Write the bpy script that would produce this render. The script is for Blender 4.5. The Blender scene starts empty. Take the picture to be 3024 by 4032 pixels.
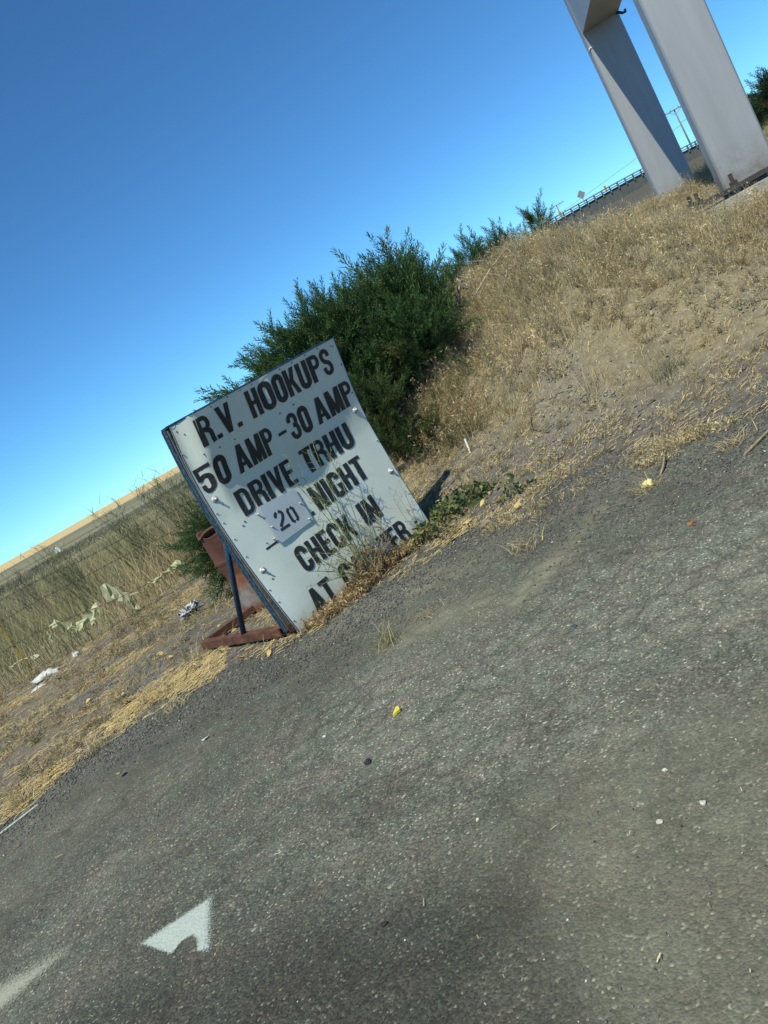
import bpy, math, random
import numpy as np
from mathutils import Vector, Matrix
rng = np.random.default_rng(7); random.seed(7)
R = math.radians
scene = bpy.context.scene
COL = scene.collection

# ------------------------------------------------------------------ camera, sky, sun, exposure
def look(H=1.5, pitch=9.4, roll=29.5):
    p, t = R(pitch), R(roll)
    F = Vector((0, math.cos(p), -math.sin(p))); U0 = Vector((0, math.sin(p), math.cos(p))); R0 = Vector((1, 0, 0))
    X = math.cos(t)*R0 - math.sin(t)*U0; Y = math.sin(t)*R0 + math.cos(t)*U0
    m = Matrix((X, Y, -F)).transposed().to_4x4(); m.translation = (0, 0, H)
    return m
cd = bpy.data.cameras.new('camera'); cam = bpy.data.objects.new('camera', cd); COL.objects.link(cam)
cam.matrix_world = look()
cd.sensor_fit = 'HORIZONTAL'; cd.sensor_width = 24.0; cd.lens = 24.0*3261/3024
cd.clip_start = 0.05; cd.clip_end = 6000
scene.camera = cam

SUN_EL, SUN_AZ = 57.0, 30.0          # light travels towards +Y, swung SUN_AZ to the right
tr = Vector((math.sin(R(SUN_AZ))*math.cos(R(SUN_EL)), math.cos(R(SUN_AZ))*math.cos(R(SUN_EL)), -math.sin(R(SUN_EL))))
w = bpy.data.worlds.new('World'); scene.world = w; w.use_nodes = True
nt = w.node_tree; bg = nt.nodes['Background']
sky = nt.nodes.new('ShaderNodeTexSky'); sky.sky_type = 'NISHITA'; sky.sun_disc = False
sky.sun_elevation = R(SUN_EL); sky.sun_rotation = R(180+SUN_AZ)
sky.altitude = 1500; sky.air_density = 0.8; sky.dust_density = 0.0; sky.ozone_density = 5.0
tint = nt.nodes.new('ShaderNodeMix'); tint.data_type = 'RGBA'; tint.blend_type = 'MULTIPLY'; tint.inputs[0].default_value = 1.0; tint.inputs[7].default_value = (.56, 1.03, 1.22, 1)   # cool white balance of the picture
nt.links.new(sky.outputs[0], tint.inputs[6]); nt.links.new(tint.outputs[2], bg.inputs[0]); bg.inputs[1].default_value = 0.118
sd = bpy.data.lights.new('sun', 'SUN'); sd.energy = 5.0; sd.angle = R(0.53); sd.color = (1.0, 0.98, 0.82)
sun = bpy.data.objects.new('sun', sd); COL.objects.link(sun); sun.location = (-20, -35, 60)
sun.rotation_euler = tr.to_track_quat('-Z', 'Y').to_euler()
vs = scene.view_settings; vs.view_transform = 'Standard'; vs.look = 'None'; vs.gamma = 1.0; vs.exposure = 0.14
vs.use_curve_mapping = False
scene.render.engine = 'CYCLES'

# ------------------------------------------------------------------ helpers
def lattice(seed): return np.random.default_rng(seed).random((256, 256))
_L = {}
def vnoise(x, y, seed=0):
    if seed not in _L: _L[seed] = lattice(seed)
    T = _L[seed]; x = np.asarray(x, float); y = np.asarray(y, float)
    xi = np.floor(x).astype(int); yi = np.floor(y).astype(int); fx = x-xi; fy = y-yi
    fx = fx*fx*(3-2*fx); fy = fy*fy*(3-2*fy)
    a = T[xi % 256, yi % 256]; b = T[(xi+1) % 256, yi % 256]; c = T[xi % 256, (yi+1) % 256]; d = T[(xi+1) % 256, (yi+1) % 256]
    return (a*(1-fx)+b*fx)*(1-fy)+(c*(1-fx)+d*fx)*fy
def fbm(x, y, seed=0, o=4):
    s = 0; a = .5
    for i in range(o): s = s+a*vnoise(np.asarray(x)*2**i+i*17.3, np.asarray(y)*2**i+i*9.1, seed); a *= .5
    return s/(1-.5**o)
def sstep(a, b, x): t = np.clip((np.asarray(x, float)-a)/(b-a), 0, 1); return t*t*(3-2*t)

def mesh_np(name, V, faces_idx, loop_tot, mat, parent=None, col=None, smooth=False):
    """V (n,3); faces_idx flat loop indices; loop_tot per face counts"""
    me = bpy.data.meshes.new(name)
    V = np.asarray(V, np.float32); fi = np.asarray(faces_idx, np.int32).ravel(); lt = np.asarray(loop_tot, np.int32)
    me.vertices.add(len(V)); me.vertices.foreach_set('co', V.ravel())
    me.loops.add(len(fi)); me.loops.foreach_set('vertex_index', fi)
    me.polygons.add(len(lt)); me.polygons.foreach_set('loop_start', np.concatenate([[0], np.cumsum(lt)[:-1]]).astype(np.int32))
    me.polygons.foreach_set('loop_total', lt)
    if smooth: me.polygons.foreach_set('use_smooth', np.ones(len(lt), bool))
    if col is not None:
        at = me.color_attributes.new('col', 'FLOAT_COLOR', 'POINT')
        c = np.ones((len(V), 4), np.float32); c[:, :3] = col; at.data.foreach_set('color', c.ravel())
    me.update(calc_edges=True); me.validate()
    if mat: me.materials.append(mat)
    o = bpy.data.objects.new(name, me); COL.objects.link(o)
    if parent: o.parent = parent
    return o

class MB:
    def __init__(s): s.v = []; s.f = []
    def poly(s, pts): n = len(s.v); s.v += [tuple(p) for p in pts]; s.f.append(list(range(n, n+len(pts)))); return s
    def quadstrip(s, A, B, closed=False):
        n = len(s.v); k = len(A); s.v += [tuple(p) for p in A]+[tuple(p) for p in B]
        for i in range(k if closed else k-1): j = (i+1) % k; s.f.append([n+i, n+j, n+k+j, n+k+i])
        return s
    def box(s, c, size, M=None, ch=0.0):
        x, y, z = [d/2 for d in size]; n = len(s.v)
        if ch <= 0:
            P = [(-x,-y,-z),(x,-y,-z),(x,y,-z),(-x,y,-z),(-x,-y,z),(x,-y,z),(x,y,z),(-x,y,z)]
            Fc = [[0,3,2,1],[4,5,6,7],[0,1,5,4],[1,2,6,5],[2,3,7,6],[3,0,4,7]]
        else:   # chamfer the four edges along local z
            q = [(-x+ch,-y),(x-ch,-y),(x,-y+ch),(x,y-ch),(x-ch,y),(-x+ch,y),(-x,y-ch),(-x,-y+ch)]
            P = [(a,b,-z) for a,b in q]+[(a,b,z) for a,b in q]
            Fc = [list(range(7,-1,-1)), list(range(8,16))]+[[i,(i+1)%8,8+(i+1)%8,8+i] for i in range(8)]
        for p in P:
            p = Vector(p)
            if M is not None: p = M @ p
            s.v.append(tuple(p+Vector(c)))
        s.f += [[n+i for i in f] for f in Fc]; return s
    def bar(s, p0, p1, wd, ht, up=(0,0,1)):
        p0, p1 = Vector(p0), Vector(p1); d = p1-p0; L = d.length; d.normalize()
        a = d.cross(Vector(up)).normalized(); b = a.cross(d)
        M = Matrix((a, b, d)).transposed()
        return s.box((p0+p1)/2, (wd, ht, L), M)
    def tube(s, pts, rad, n=8, cap=True):
        pts = [Vector(p) for p in pts]; rad = rad if hasattr(rad, '__len__') else [rad]*len(pts)
        base = len(s.v); prev = None
        for i, p in enumerate(pts):
            d = (pts[min(i+1, len(pts)-1)]-pts[max(i-1, 0)]).normalized()
            if prev is None: a = d.orthogonal().normalized()
            else: a = (prev-d*prev.dot(d)).normalized()
            prev = a; b = d.cross(a)
            for k in range(n):
                t = 2*math.pi*k/n; s.v.append(tuple(p+(a*math.cos(t)+b*math.sin(t))*rad[i]))
        for i in range(len(pts)-1):
            for k in range(n):
                j = (k+1) % n; s.f.append([base+i*n+k, base+i*n+j, base+(i+1)*n+j, base+(i+1)*n+k])
        if cap: s.f.append([base+k for k in range(n-1, -1, -1)]); e = base+(len(pts)-1)*n; s.f.append([e+k for k in range(n)])
        return s
    def lathe(s, prof, n=24, c=(0,0,0)):
        base = len(s.v); c = Vector(c)
        for r_, z_ in prof:
            for k in range(n): t = 2*math.pi*k/n; s.v.append((c.x+r_*math.cos(t), c.y+r_*math.sin(t), c.z+z_))
        for i in range(len(prof)-1):
            for k in range(n): j = (k+1) % n; s.f.append([base+i*n+k, base+i*n+j, base+(i+1)*n+j, base+(i+1)*n+k])
        return s
    def xf(s, fn): s.v = [tuple(fn(Vector(p))) for p in s.v]; return s
    def build(s, name, mat, parent=None, smooth=False):
        me = bpy.data.meshes.new(name); me.from_pydata(s.v, [], s.f); me.update()
        if smooth: me.polygons.foreach_set('use_smooth', np.ones(len(me.polygons), bool))
        me.materials.append(mat); o = bpy.data.objects.new(name, me); COL.objects.link(o)
        if parent: o.parent = parent
        return o
def tag(o, label=None, cat=None, group=None, kind=None):
    if label: o['label'] = label
    if cat: o['category'] = cat
    if group: o['group'] = group
    if kind: o['kind'] = kind
    return o
def empty(name, M_or_loc=(0,0,0)):
    o = bpy.data.objects.new(name, None); COL.objects.link(o); o.empty_display_size = .1
    if isinstance(M_or_loc, Matrix): o.matrix_world = M_or_loc
    else: o.location = M_or_loc
    return o

# ------------------------------------------------------------------ materials
class NT:
    def __init__(s, name, rough=.8, spec=.3, metal=0.0):
        s.m = bpy.data.materials.new(name); s.m.use_nodes = True; s.t = s.m.node_tree; s.b = s.t.nodes['Principled BSDF']
        s.b.inputs['Roughness'].default_value = rough; s.b.inputs['Specular IOR Level'].default_value = spec; s.b.inputs['Metallic'].default_value = metal
        g = s.t.nodes.new('ShaderNodeTexCoord'); s.oc = g.outputs['Object']
        s.pos = s.t.nodes.new('ShaderNodeNewGeometry').outputs['Position']
    def n(s, typ, **kw):
        nd = s.t.nodes.new(typ)
        for k, v in kw.items():
            if hasattr(nd, k): setattr(nd, k, v)
        return nd
    def l(s, a, b): s.t.links.new(a, b)
    def noise(s, scale, detail=4, rough=.6, vec=None, dist=0):
        nd = s.n('ShaderNodeTexNoise'); nd.inputs['Scale'].default_value = scale; nd.inputs['Detail'].default_value = detail
        nd.inputs['Roughness'].default_value = rough; nd.inputs['Distortion'].default_value = dist
        s.l(vec or s.oc, nd.inputs['Vector']); return nd.outputs['Fac']
    def voro(s, scale, feat='F1', vec=None):
        nd = s.n('ShaderNodeTexVoronoi'); nd.feature = feat; nd.inputs['Scale'].default_value = scale
        s.l(vec or s.oc, nd.inputs['Vector']); return nd
    def ramp(s, fac, stops, interp='LINEAR'):
        nd = s.n('ShaderNodeValToRGB'); nd.color_ramp.interpolation = interp; e = nd.color_ramp.elements
        while len(e) < len(stops): e.new(.5)
        for i, (p, c) in enumerate(stops): e[i].position = p; e[i].color = (*c, 1) if hasattr(c, '__len__') else (c, c, c, 1)
        s.l(fac, nd.inputs[0]); return nd.outputs[0]
    def mix(s, fac, a, b, mode='MIX'):
        nd = s.n('ShaderNodeMix'); nd.data_type = 'RGBA'; nd.blend_type = mode
        for sock, v in ((nd.inputs[0], fac), (nd.inputs[6], a), (nd.inputs[7], b)):
            if isinstance(v, (int, float)): sock.default_value = v
            elif isinstance(v, tuple): sock.default_value = (*v, 1)
            else: s.l(v, sock)
        return nd.outputs[2]
    def math(s, op, a, b=0.0):
        nd = s.n('ShaderNodeMath'); nd.operation = op
        for sock, v in ((nd.inputs[0], a), (nd.inputs[1], b)):
            if isinstance(v, (int, float)): sock.default_value = v
            else: s.l(v, sock)
        return nd.outputs[0]
    def col(s, c):
        if isinstance(c, tuple): s.b.inputs['Base Color'].default_value = (*c, 1)
        else: s.l(c, s.b.inputs['Base Color'])
        return s
    def rough(s, c): s.l(c, s.b.inputs['Roughness']); return s
    def bump(s, h, dist=.01, strength=.6):
        nd = s.n('ShaderNodeBump'); nd.inputs['Distance'].default_value = dist; nd.inputs['Strength'].default_value = strength
        s.l(h, nd.inputs['Height']); s.l(nd.outputs[0], s.b.inputs['Normal']); return s
    def attr(s, name='col'):
        nd = s.n('ShaderNodeAttribute'); nd.attribute_name = name; return nd.outputs['Color']

def m_simple(name, c, c2, scale, rough=.8, spec=.3, metal=0, bump=0.0, lo=.35, hi=.65):
    t = NT(name, rough, spec, metal); f = t.noise(scale, 6, .65)
    t.col(t.ramp(f, [(lo, c), (hi, c2)]))
    if bump: t.bump(t.noise(scale*4, 4), bump)
    return t.m
def m_leaf(name, trans=.25, rough=.7):
    """vertex-coloured plant tissue with some light passing through"""
    t = NT(name, rough, .2); c = t.attr(); t.col(c)
    tl = t.n('ShaderNodeBsdfTranslucent'); t.l(c, tl.inputs[0]); mx = t.n('ShaderNodeMixShader'); mx.inputs[0].default_value = trans
    out = t.t.nodes['Material Output']; t.l(t.b.outputs[0], mx.inputs[1]); t.l(tl.outputs[0], mx.inputs[2]); t.l(mx.outputs[0], out.inputs[0])
    return t.m
M = {}
M['grass'] = m_leaf('dry_grass', .25)
M['juniper'] = m_leaf('juniper_foliage', .25, .6)
M['stone'] = None
t = NT('loose_stone', .85, .3); c = t.attr(); t.col(t.mix(t.ramp(t.noise(140, 3), [(.3, .75), (.7, 1.2)]), (0, 0, 0), c, 'MULTIPLY')); t.col(c); M['stone'] = t.m

# asphalt: worn chip seal with exposed aggregate, brown dust and dark patches: random oily stains plus a painted-in car reflection
t = NT('worn_asphalt', .9, .25)
v1 = t.voro(125)
sepc = t.n('ShaderNodeSeparateColor'); t.l(v1.outputs['Color'], sepc.inputs[0])
agg = t.ramp(sepc.outputs[0], [(.0, (.042, .046, .040)), (.4, (.068, .073, .062)), (.75, (.094, .099, .084)), (.96, (.125, .128, .108)), (1, (.30, .30, .25))])
fine = t.ramp(t.noise(260, 3, .7), [(.3, .72), (.7, 1.25)])
c = t.mix(1.0, agg, fine, 'MULTIPLY')
redtint = t.ramp(t.noise(3.2, 5, .7), [(.44, 0.0), (.62, .55)])
c = t.mix(redtint, c, t.mix(1.0, c, (1.22, .95, 1.0), 'MULTIPLY'))
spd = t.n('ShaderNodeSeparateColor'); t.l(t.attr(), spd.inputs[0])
dustm = t.math('MULTIPLY', spd.outputs[0], t.ramp(t.noise(30, 5, .7), [(.30, .45), (.62, 1.0)]))
dust = t.mix(t.noise(40, 4), (.118, .111, .084), (.185, .172, .130))
c = t.mix(dustm, c, dust)
palem = t.ramp(t.math('ADD', spd.outputs[1], t.math('MULTIPLY', t.math('SUBTRACT', t.noise(2.2, 5, .6, dist=.5), .5), .9)), [(.15, .80), (.85, 1.66)])
c = t.mix(1.0, c, palem, 'MULTIPLY')
# alligator cracking: dark crack lines round paler worn cells
dv = t.n('ShaderNodeVectorMath'); dv.operation = 'ADD'; nz3 = t.n('ShaderNodeTexNoise'); nz3.inputs['Scale'].default_value = 9; t.l(t.oc, nz3.inputs['Vector'])
sc3 = t.n('ShaderNodeVectorMath'); sc3.operation = 'SCALE'; sc3.inputs[3].default_value = .11; t.l(nz3.outputs['Color'], sc3.inputs[0]); t.l(t.oc, dv.inputs[0]); t.l(sc3.outputs[0], dv.inputs[1])
ck = t.voro(6.5, 'DISTANCE_TO_EDGE', dv.outputs[0]); ckl = t.ramp(ck.outputs['Distance'], [(.0, .60), (.06, .86), (.28, 1.12)])
cmask = t.math('MULTIPLY', t.ramp(spd.outputs[1], [(.35, .25), (.75, 1.0)]), t.ramp(t.noise(1.3, 4, .6), [(.35, .25), (.55, 1.0)]))
c = t.mix(cmask, c, t.mix(1.0, c, ckl, 'MULTIPLY'))
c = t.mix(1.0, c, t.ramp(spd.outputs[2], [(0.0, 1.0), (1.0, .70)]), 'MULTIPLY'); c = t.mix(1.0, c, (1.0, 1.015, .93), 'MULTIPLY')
t.col(c)
hgt = t.math('ADD', t.math('MULTIPLY', v1.outputs['Distance'], -.7), t.math('MULTIPLY', t.noise(300, 3), .35))
t.bump(hgt, .005, .8)
M['asphalt'] = t.m

# bare soil: colour zone from the mesh, broken up by silt, crumbs and pale grit
t = NT('bare_soil', .95, .15)
c = t.attr()
n1 = t.ramp(t.noise(9, 6, .7), [(.3, .66), (.7, 1.30)]); n2 = t.ramp(t.noise(75, 4, .7), [(.3, .70), (.7, 1.30)])
c = t.mix(1, c, n1, 'MULTIPLY'); c = t.mix(1, c, n2, 'MULTIPLY')
vv = t.voro(55); sp = t.n('ShaderNodeSeparateColor'); t.l(vv.outputs['Color'], sp.inputs[0])
c = t.mix(t.ramp(sp.outputs[1], [(.93, 0.0), (.95, .5)], 'CONSTANT'), c, (.34, .32, .28))
t.col(c); t.bump(t.math('ADD', t.noise(30, 6, .7), t.math('MULTIPLY', vv.outputs['Distance'], -.5)), .02, .8)
M['soil'] = t.m

# ------------------------------------------------------------------ terrain
EX = np.array([-400, -60, -6.0, -3.34, -2.75, -2.13, -1.4, -.41, .2, .8, 1.4, 1.87, 2.4, 2.75, 3.6, 6.0, 12, 60, 400.])
EY = np.array([-260, -38, 3.35, 5.48, 6.15, 6.35, 6.07, 6.00, 6.25, 6.25, 6.10, 5.75, 5.25, 4.85, 4.2, 3.1, .6, -25, -220.])
def edge(x): return np.interp(x, EX, EY)
def base_h(x, y):
    x = np.asarray(x, float); y = np.asarray(y, float); d = y-edge(x)
    top = 1.66-.62*sstep(3.0, 4.8, x)+.36*sstep(11.8, 14.2, y)*sstep(3.6, 5.0, x)
    bank = top*sstep(.45, 5.6, d)*sstep(-2.0, 1.7, x)
    bank = bank*(1-sstep(17, 42, y))-.26*np.exp(-((x-5.25)/1.0)**2-((y-9.45)/.8)**2)
    # the land beyond: shallow swale, then the wheat slope rising to the skyline
    far = np.clip(y-480, 0, 900)*.0105+np.clip(np.abs(x)-200, 0, 1500)*.002*sstep(150, 500, y)
    swale = -.5*sstep(40, 110, y)*(1-sstep(150, 300, y))
    # highway embankment
    emb = 6.0*sstep(30, 52, x)*(1-sstep(300, 420, x))*sstep(126, 142, y)*(1-sstep(170, 190, y))
    emb = emb*(1-.10*sstep(62, 90, x))
    return bank+far+swale+emb
def ground_h(x, y):
    d = np.asarray(y, float)-edge(x)
    near = sstep(-.35, .5, d)
    amp = 1/(1+np.maximum(y, 0)/60)
    rough = (fbm(np.asarray(x)*1.3, np.asarray(y)*1.3, 3)-.5)*.16*sstep(.2, 2.0, d)*amp + (fbm(np.asarray(x)*5, np.asarray(y)*5, 4)-.5)*.045*sstep(-.5, .3, d)*amp
    onbank = sstep(.15, .7, base_h(x, y))*(np.asarray(y) < 30)
    rough = rough+((fbm(np.asarray(x)*2.6, np.asarray(y)*2.6, 5)-.5)*.20+(fbm(np.asarray(x)*7, np.asarray(y)*7, 6, 3)-.5)*.16)*onbank
    return base_h(x, y)-.034+.034*near+rough
def geom_axis(a, b, step, far_lo, far_hi, g=1.16):
    mid = list(np.arange(a, b+1e-6, step)); lo = []; s_ = step; p = a
    while p > far_lo: s_ *= g; p -= s_; lo.append(p)
    hi = []; s_ = step; p = b
    while p < far_hi: s_ *= g; p += s_; hi.append(p)
    return np.array(lo[::-1]+mid+hi)
gx = geom_axis(-9, 12, .10, -3000, 3000, 1.13); gy = geom_axis(-1, 17, .10, -400, 3500, 1.13)
GX, GY = np.meshgrid(gx, gy, indexing='ij'); gxf, gyf = GX.ravel(), GY.ravel()
gz = ground_h(gxf, gyf)
def soil_colour(x, y):
    n = len(x); d = y-edge(x); b = base_h(x, y)
    grey = np.array([.125, .115, .098]); tan = np.array([.205, .172, .108]); straw = np.array([.25, .20, .12]); olive = np.array([.24, .215, .125]); gold = np.array([.50, .385, .19]); dark = np.array([.085, .085, .06]); road = np.array([.085, .085, .085])
    c = np.tile(grey, (n, 1)).astype(float)
    mx = lambda c, k, f: c*(1-f[:, None])+k*f[:, None]
    f1 = fbm(x*.9, y*.9, 11)
    c = mx(c, tan, sstep(.03, .35, b)*(y < 60)*(.55+.45*sstep(.35, .6, f1)))
    c = mx(c, np.array([.178, .160, .122]), sstep(.03, .3, b)*sstep(.52, .66, fbm(x*1.1+4, y*1.1, 15))*.8*(y < 30))
    c = mx(c, straw*.8, sstep(.45, .7, fbm(x*1.1+5, y*2.2, 12))*.6*(x < .5)*sstep(.2, .8, d)*(y < 14))
    c = mx(c, olive, sstep(11, 14, y)*(x < 3)*.9)
    c = mx(c, dark, (sstep(60, 66, y)*(1-sstep(135, 150, y)))*.9*(x < 28)*sstep(.36, .6, fbm(x*.05, y*.09, 13)+.12))
    c = mx(c, olive*np.array([.80, .86, .90]), sstep(150, 170, y)*1.0); c = mx(c, dark, sstep(150, 170, y)*sstep(.5, .6, fbm(x*.02, y*.05, 16))*.8)
    c = mx(c, gold, sstep(540, 575, y)*1.0)
    emb = (x > 30)*(y > 120)*(y < 195)
    c = mx(c, np.array([.075, .075, .07]), emb*1.0)
    c = mx(c, straw*.5, emb*sstep(.5, .62, fbm(x*.12, y*.12, 14))*.7)
    return c
nx, ny = len(gx), len(gy); I = np.arange(nx*ny).reshape(nx, ny)
quads = np.stack([I[:-1, :-1], I[1:, :-1], I[1:, 1:], I[:-1, 1:]], -1).reshape(-1, 4)
ground = mesh_np('ground', np.stack([gxf, gyf, gz], 1), quads, np.full(len(quads), 4), M['soil'], col=soil_colour(gxf, gyf), smooth=True)
tag(ground, kind='structure')

# asphalt lot: one sheet whose broken edge runs under the dirt
ax = np.concatenate([np.linspace(-80, -7, 40), np.arange(-6.9, 7, .06), np.linspace(7.1, 60, 40)])
rows = 60; tt = np.linspace(0, 1, rows)**1.0
ey = edge(ax)+.12+(fbm(ax*3, ax*0+2, 21)-.5)*.35+(fbm(ax*14, ax*0+5, 22)-.5)*.12
AV = np.zeros((len(ax), rows, 3)); y0 = -60.0
for i in range(len(ax)):
    yy = np.concatenate([np.linspace(y0 if ey[i] > y0+5 else ey[i]-5, ey[i]-4 if ey[i]-4 > y0 else ey[i]-4, 10, endpoint=False), np.linspace(ey[i]-4, ey[i], rows-10)])
    AV[i, :, 0] = ax[i]; AV[i, :, 1] = yy
AV[:, :, 2] = (fbm(AV[:, :, 0]*.7, AV[:, :, 1]*.7, 23)-.5)*.012-.004*sstep(0, 1, (AV[:, :, 1]-ey[:, None]+.25)/.25)
I = np.arange(len(ax)*rows).reshape(len(ax), rows)
quads = np.stack([I[:-1, :-1], I[1:, :-1], I[1:, 1:], I[:-1, 1:]], -1).reshape(-1, 4)
def blob(x, y, p, q, w_):
    p, q = np.array(p), np.array(q); d = q-p; u = np.clip(((x-p[0])*d[0]+(y-p[1])*d[1])/(d@d), 0, 1); return np.exp(-(((x-p[0]-u*d[0])**2+(y-p[1]-u*d[1])**2)/w_**2))
lx, ly = AV[..., 0].ravel(), AV[..., 1].ravel(); wob = (fbm(lx*2.2, ly*2.2, 24)-.5)
silt = .95*blob(lx+wob*.2, ly, (.40, 4.30), (1.12, 5.05), .10)+.75*blob(lx, ly+wob*.3, (-.2, 4.7), (.2, 4.65), .16)+.6*blob(lx+wob*.5, ly, (.15, 2.25), (1.4, 1.7), .40)+.55*blob(lx, ly+wob*.4, (-.9, 5.75), (3.0, 5.2), .22)+.25*sstep(.55, .75, fbm(lx*.6, ly*.6, 25))
wear = .5+.45*blob(lx+wob*.6, ly+wob*.6, (-.5, 3.7), (1.2, 3.4), .75)-.35*blob(lx, ly, (-1.4, 2.2), (.4, 1.5), .55)+.1*sstep(.5, .7, fbm(lx*.5, ly*.5, 26))-.25*blob(lx, ly, (-2.6, 5.2), (-1.0, 5.3), .35)  # kept low near the camera, where the dark reflection is painted in
oil_reflection = .8*blob(lx+wob*.25, ly+wob*.3, (-.95, 2.35), (-.35, 2.15), .20)+.75*blob(lx+wob*.3, ly, (-.35, 2.2), (.05, 1.75), .22)+.55*blob(lx, ly+wob*.2, (-2.4, 4.4), (-.6, 2.9), .10)*0+.45*blob(lx+wob*.4, ly+wob*.4, (-1.9, 2.6), (-.8, 1.9), .45)+.5*sstep(.58, .72, fbm(lx*1.1+3, ly*1.1, 27))  # blobs paint in the dark car reflection; noise term adds random stains
lot = mesh_np('asphalt_lot', AV.reshape(-1, 3), quads, np.full(len(quads), 4), M['asphalt'], smooth=True, col=np.stack([np.clip(silt, 0, 1), np.clip(wear, 0, 1), np.clip(oil_reflection, 0, 1)], 1)); tag(lot, kind='structure')
def lot_h(x, y): return (fbm(np.asarray(x)*.7, np.asarray(y)*.7, 23)-.5)*.012
def surf_h(x, y):
    return np.where(np.asarray(y) < edge(x)+.1, np.maximum(lot_h(x, y), ground_h(x, y)), ground_h(x, y))
def P(x, y, dz=0.0): return Vector((x, y, float(surf_h(np.array([x]), np.array([y]))[0])+dz))

# worn edge-line paint, and window reflections painted onto the asphalt as pale patches
t = NT('white_paint_and_reflection', .6, .4)
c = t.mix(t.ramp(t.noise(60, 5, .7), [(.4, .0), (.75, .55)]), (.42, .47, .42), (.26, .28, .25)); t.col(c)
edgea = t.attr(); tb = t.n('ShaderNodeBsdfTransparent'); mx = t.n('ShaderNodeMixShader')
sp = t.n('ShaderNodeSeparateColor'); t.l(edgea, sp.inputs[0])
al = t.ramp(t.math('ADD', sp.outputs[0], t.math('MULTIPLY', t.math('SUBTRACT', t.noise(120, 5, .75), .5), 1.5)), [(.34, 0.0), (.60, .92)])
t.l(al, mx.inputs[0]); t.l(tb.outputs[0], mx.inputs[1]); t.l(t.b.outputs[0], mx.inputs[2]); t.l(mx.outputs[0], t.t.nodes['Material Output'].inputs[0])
t.bump(t.voro(70).outputs['Distance'], .004, .6); M['paint'] = t.m  # shared by the real edge line and the triangular window reflection
M['pale_reflection'] = M['paint'].copy(); M['pale_reflection'].name = 'cream_reflection'  # cream copy for the window reflection streak coloured onto the ground
for nd in M['pale_reflection'].node_tree.nodes:
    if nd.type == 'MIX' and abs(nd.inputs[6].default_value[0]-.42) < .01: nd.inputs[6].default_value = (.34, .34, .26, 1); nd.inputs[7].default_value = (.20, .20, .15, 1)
def paint_patch(name, poly, soft, label, cat, res=.012, mat=None):  # draws the edge-line paint and the window reflections
    """rasterise a polygon into a fine sheet 4 mm above the asphalt; the edge fades out over the width given per edge"""
    poly = np.array(poly); lo = poly.min(0)-.06; hi = poly.max(0)+.06
    xs = np.arange(lo[0], hi[0], res); ys = np.arange(lo[1], hi[1], res); X_, Y_ = np.meshgrid(xs, ys, indexing='ij'); x = X_.ravel(); y = Y_.ravel()
    dist = np.full(len(x), 1e9); ins = np.zeros(len(x), bool)
    for i in range(len(poly)):
        a = poly[i]; b = poly[(i+1) % len(poly)]; ab = b-a; tq = np.clip(((x-a[0])*ab[0]+(y-a[1])*ab[1])/(ab@ab), 0, 1)
        dd = np.hypot(x-a[0]-tq*ab[0], y-a[1]-tq*ab[1])/soft[i]; dist = np.minimum(dist, dd)
        cr = ((a[1] > y) != (b[1] > y)) & (x < (b[0]-a[0])*(y-a[1])/((b[1]-a[1]) or 1e-9)+a[0]); ins ^= cr
    sgn = np.where(ins, 1, -1)*dist; cover = np.clip(.5+.5*sgn, 0, 1)
    z = lot_h(x, y)+.0045; I = np.arange(len(x)).reshape(X_.shape)
    q = np.stack([I[:-1, :-1], I[1:, :-1], I[1:, 1:], I[:-1, 1:]], -1).reshape(-1, 4)
    q = q[(cover[q] > .02).any(1)]
    o = mesh_np(name, np.stack([x, y, z], 1), q, np.full(len(q), 4), mat or M['paint'], col=np.repeat(cover[:, None], 3, 1)); tag(o, label, cat); o['kind'] = 'structure'
    return o
bump = [(-1.415+.042*math.cos(a)+.0, 2.785+.075*math.sin(a)) for a in np.linspace(math.pi*1.02, math.pi*.05, 9)]
paint_patch('reflection_triangle', [(-1.63, 2.985), (-1.335, 3.03), (-1.295, 2.70), (-1.34, 2.725), (-1.35, 2.80), (-1.38, 2.845), (-1.43, 2.845), (-1.458, 2.80)], [.04, .055, .018, .02, .02, .02, .02, .016],
            'small white notched triangle on the asphalt, a painted-in window reflection', 'marking')  # bright window reflection drawn as a flat patch on the ground
paint_patch('reflection_streak', [(-2.52, 3.28), (-2.08, 3.265), (-2.34, 3.08), (-2.62, 2.9)], [.16, .14, .07, .12], 'pale streak on the asphalt beside the white triangle, a painted-in window reflection', 'marking', mat=M['pale_reflection'])  # second window reflection, a pale streak laid on the asphalt
paint_patch('edge_line', [(-3.07, 5.52), (-3.04, 5.49), (-3.60, 5.08), (-3.63, 5.11)], [.012]*4, 'thin white painted edge line along the dry grass verge', 'marking')

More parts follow.
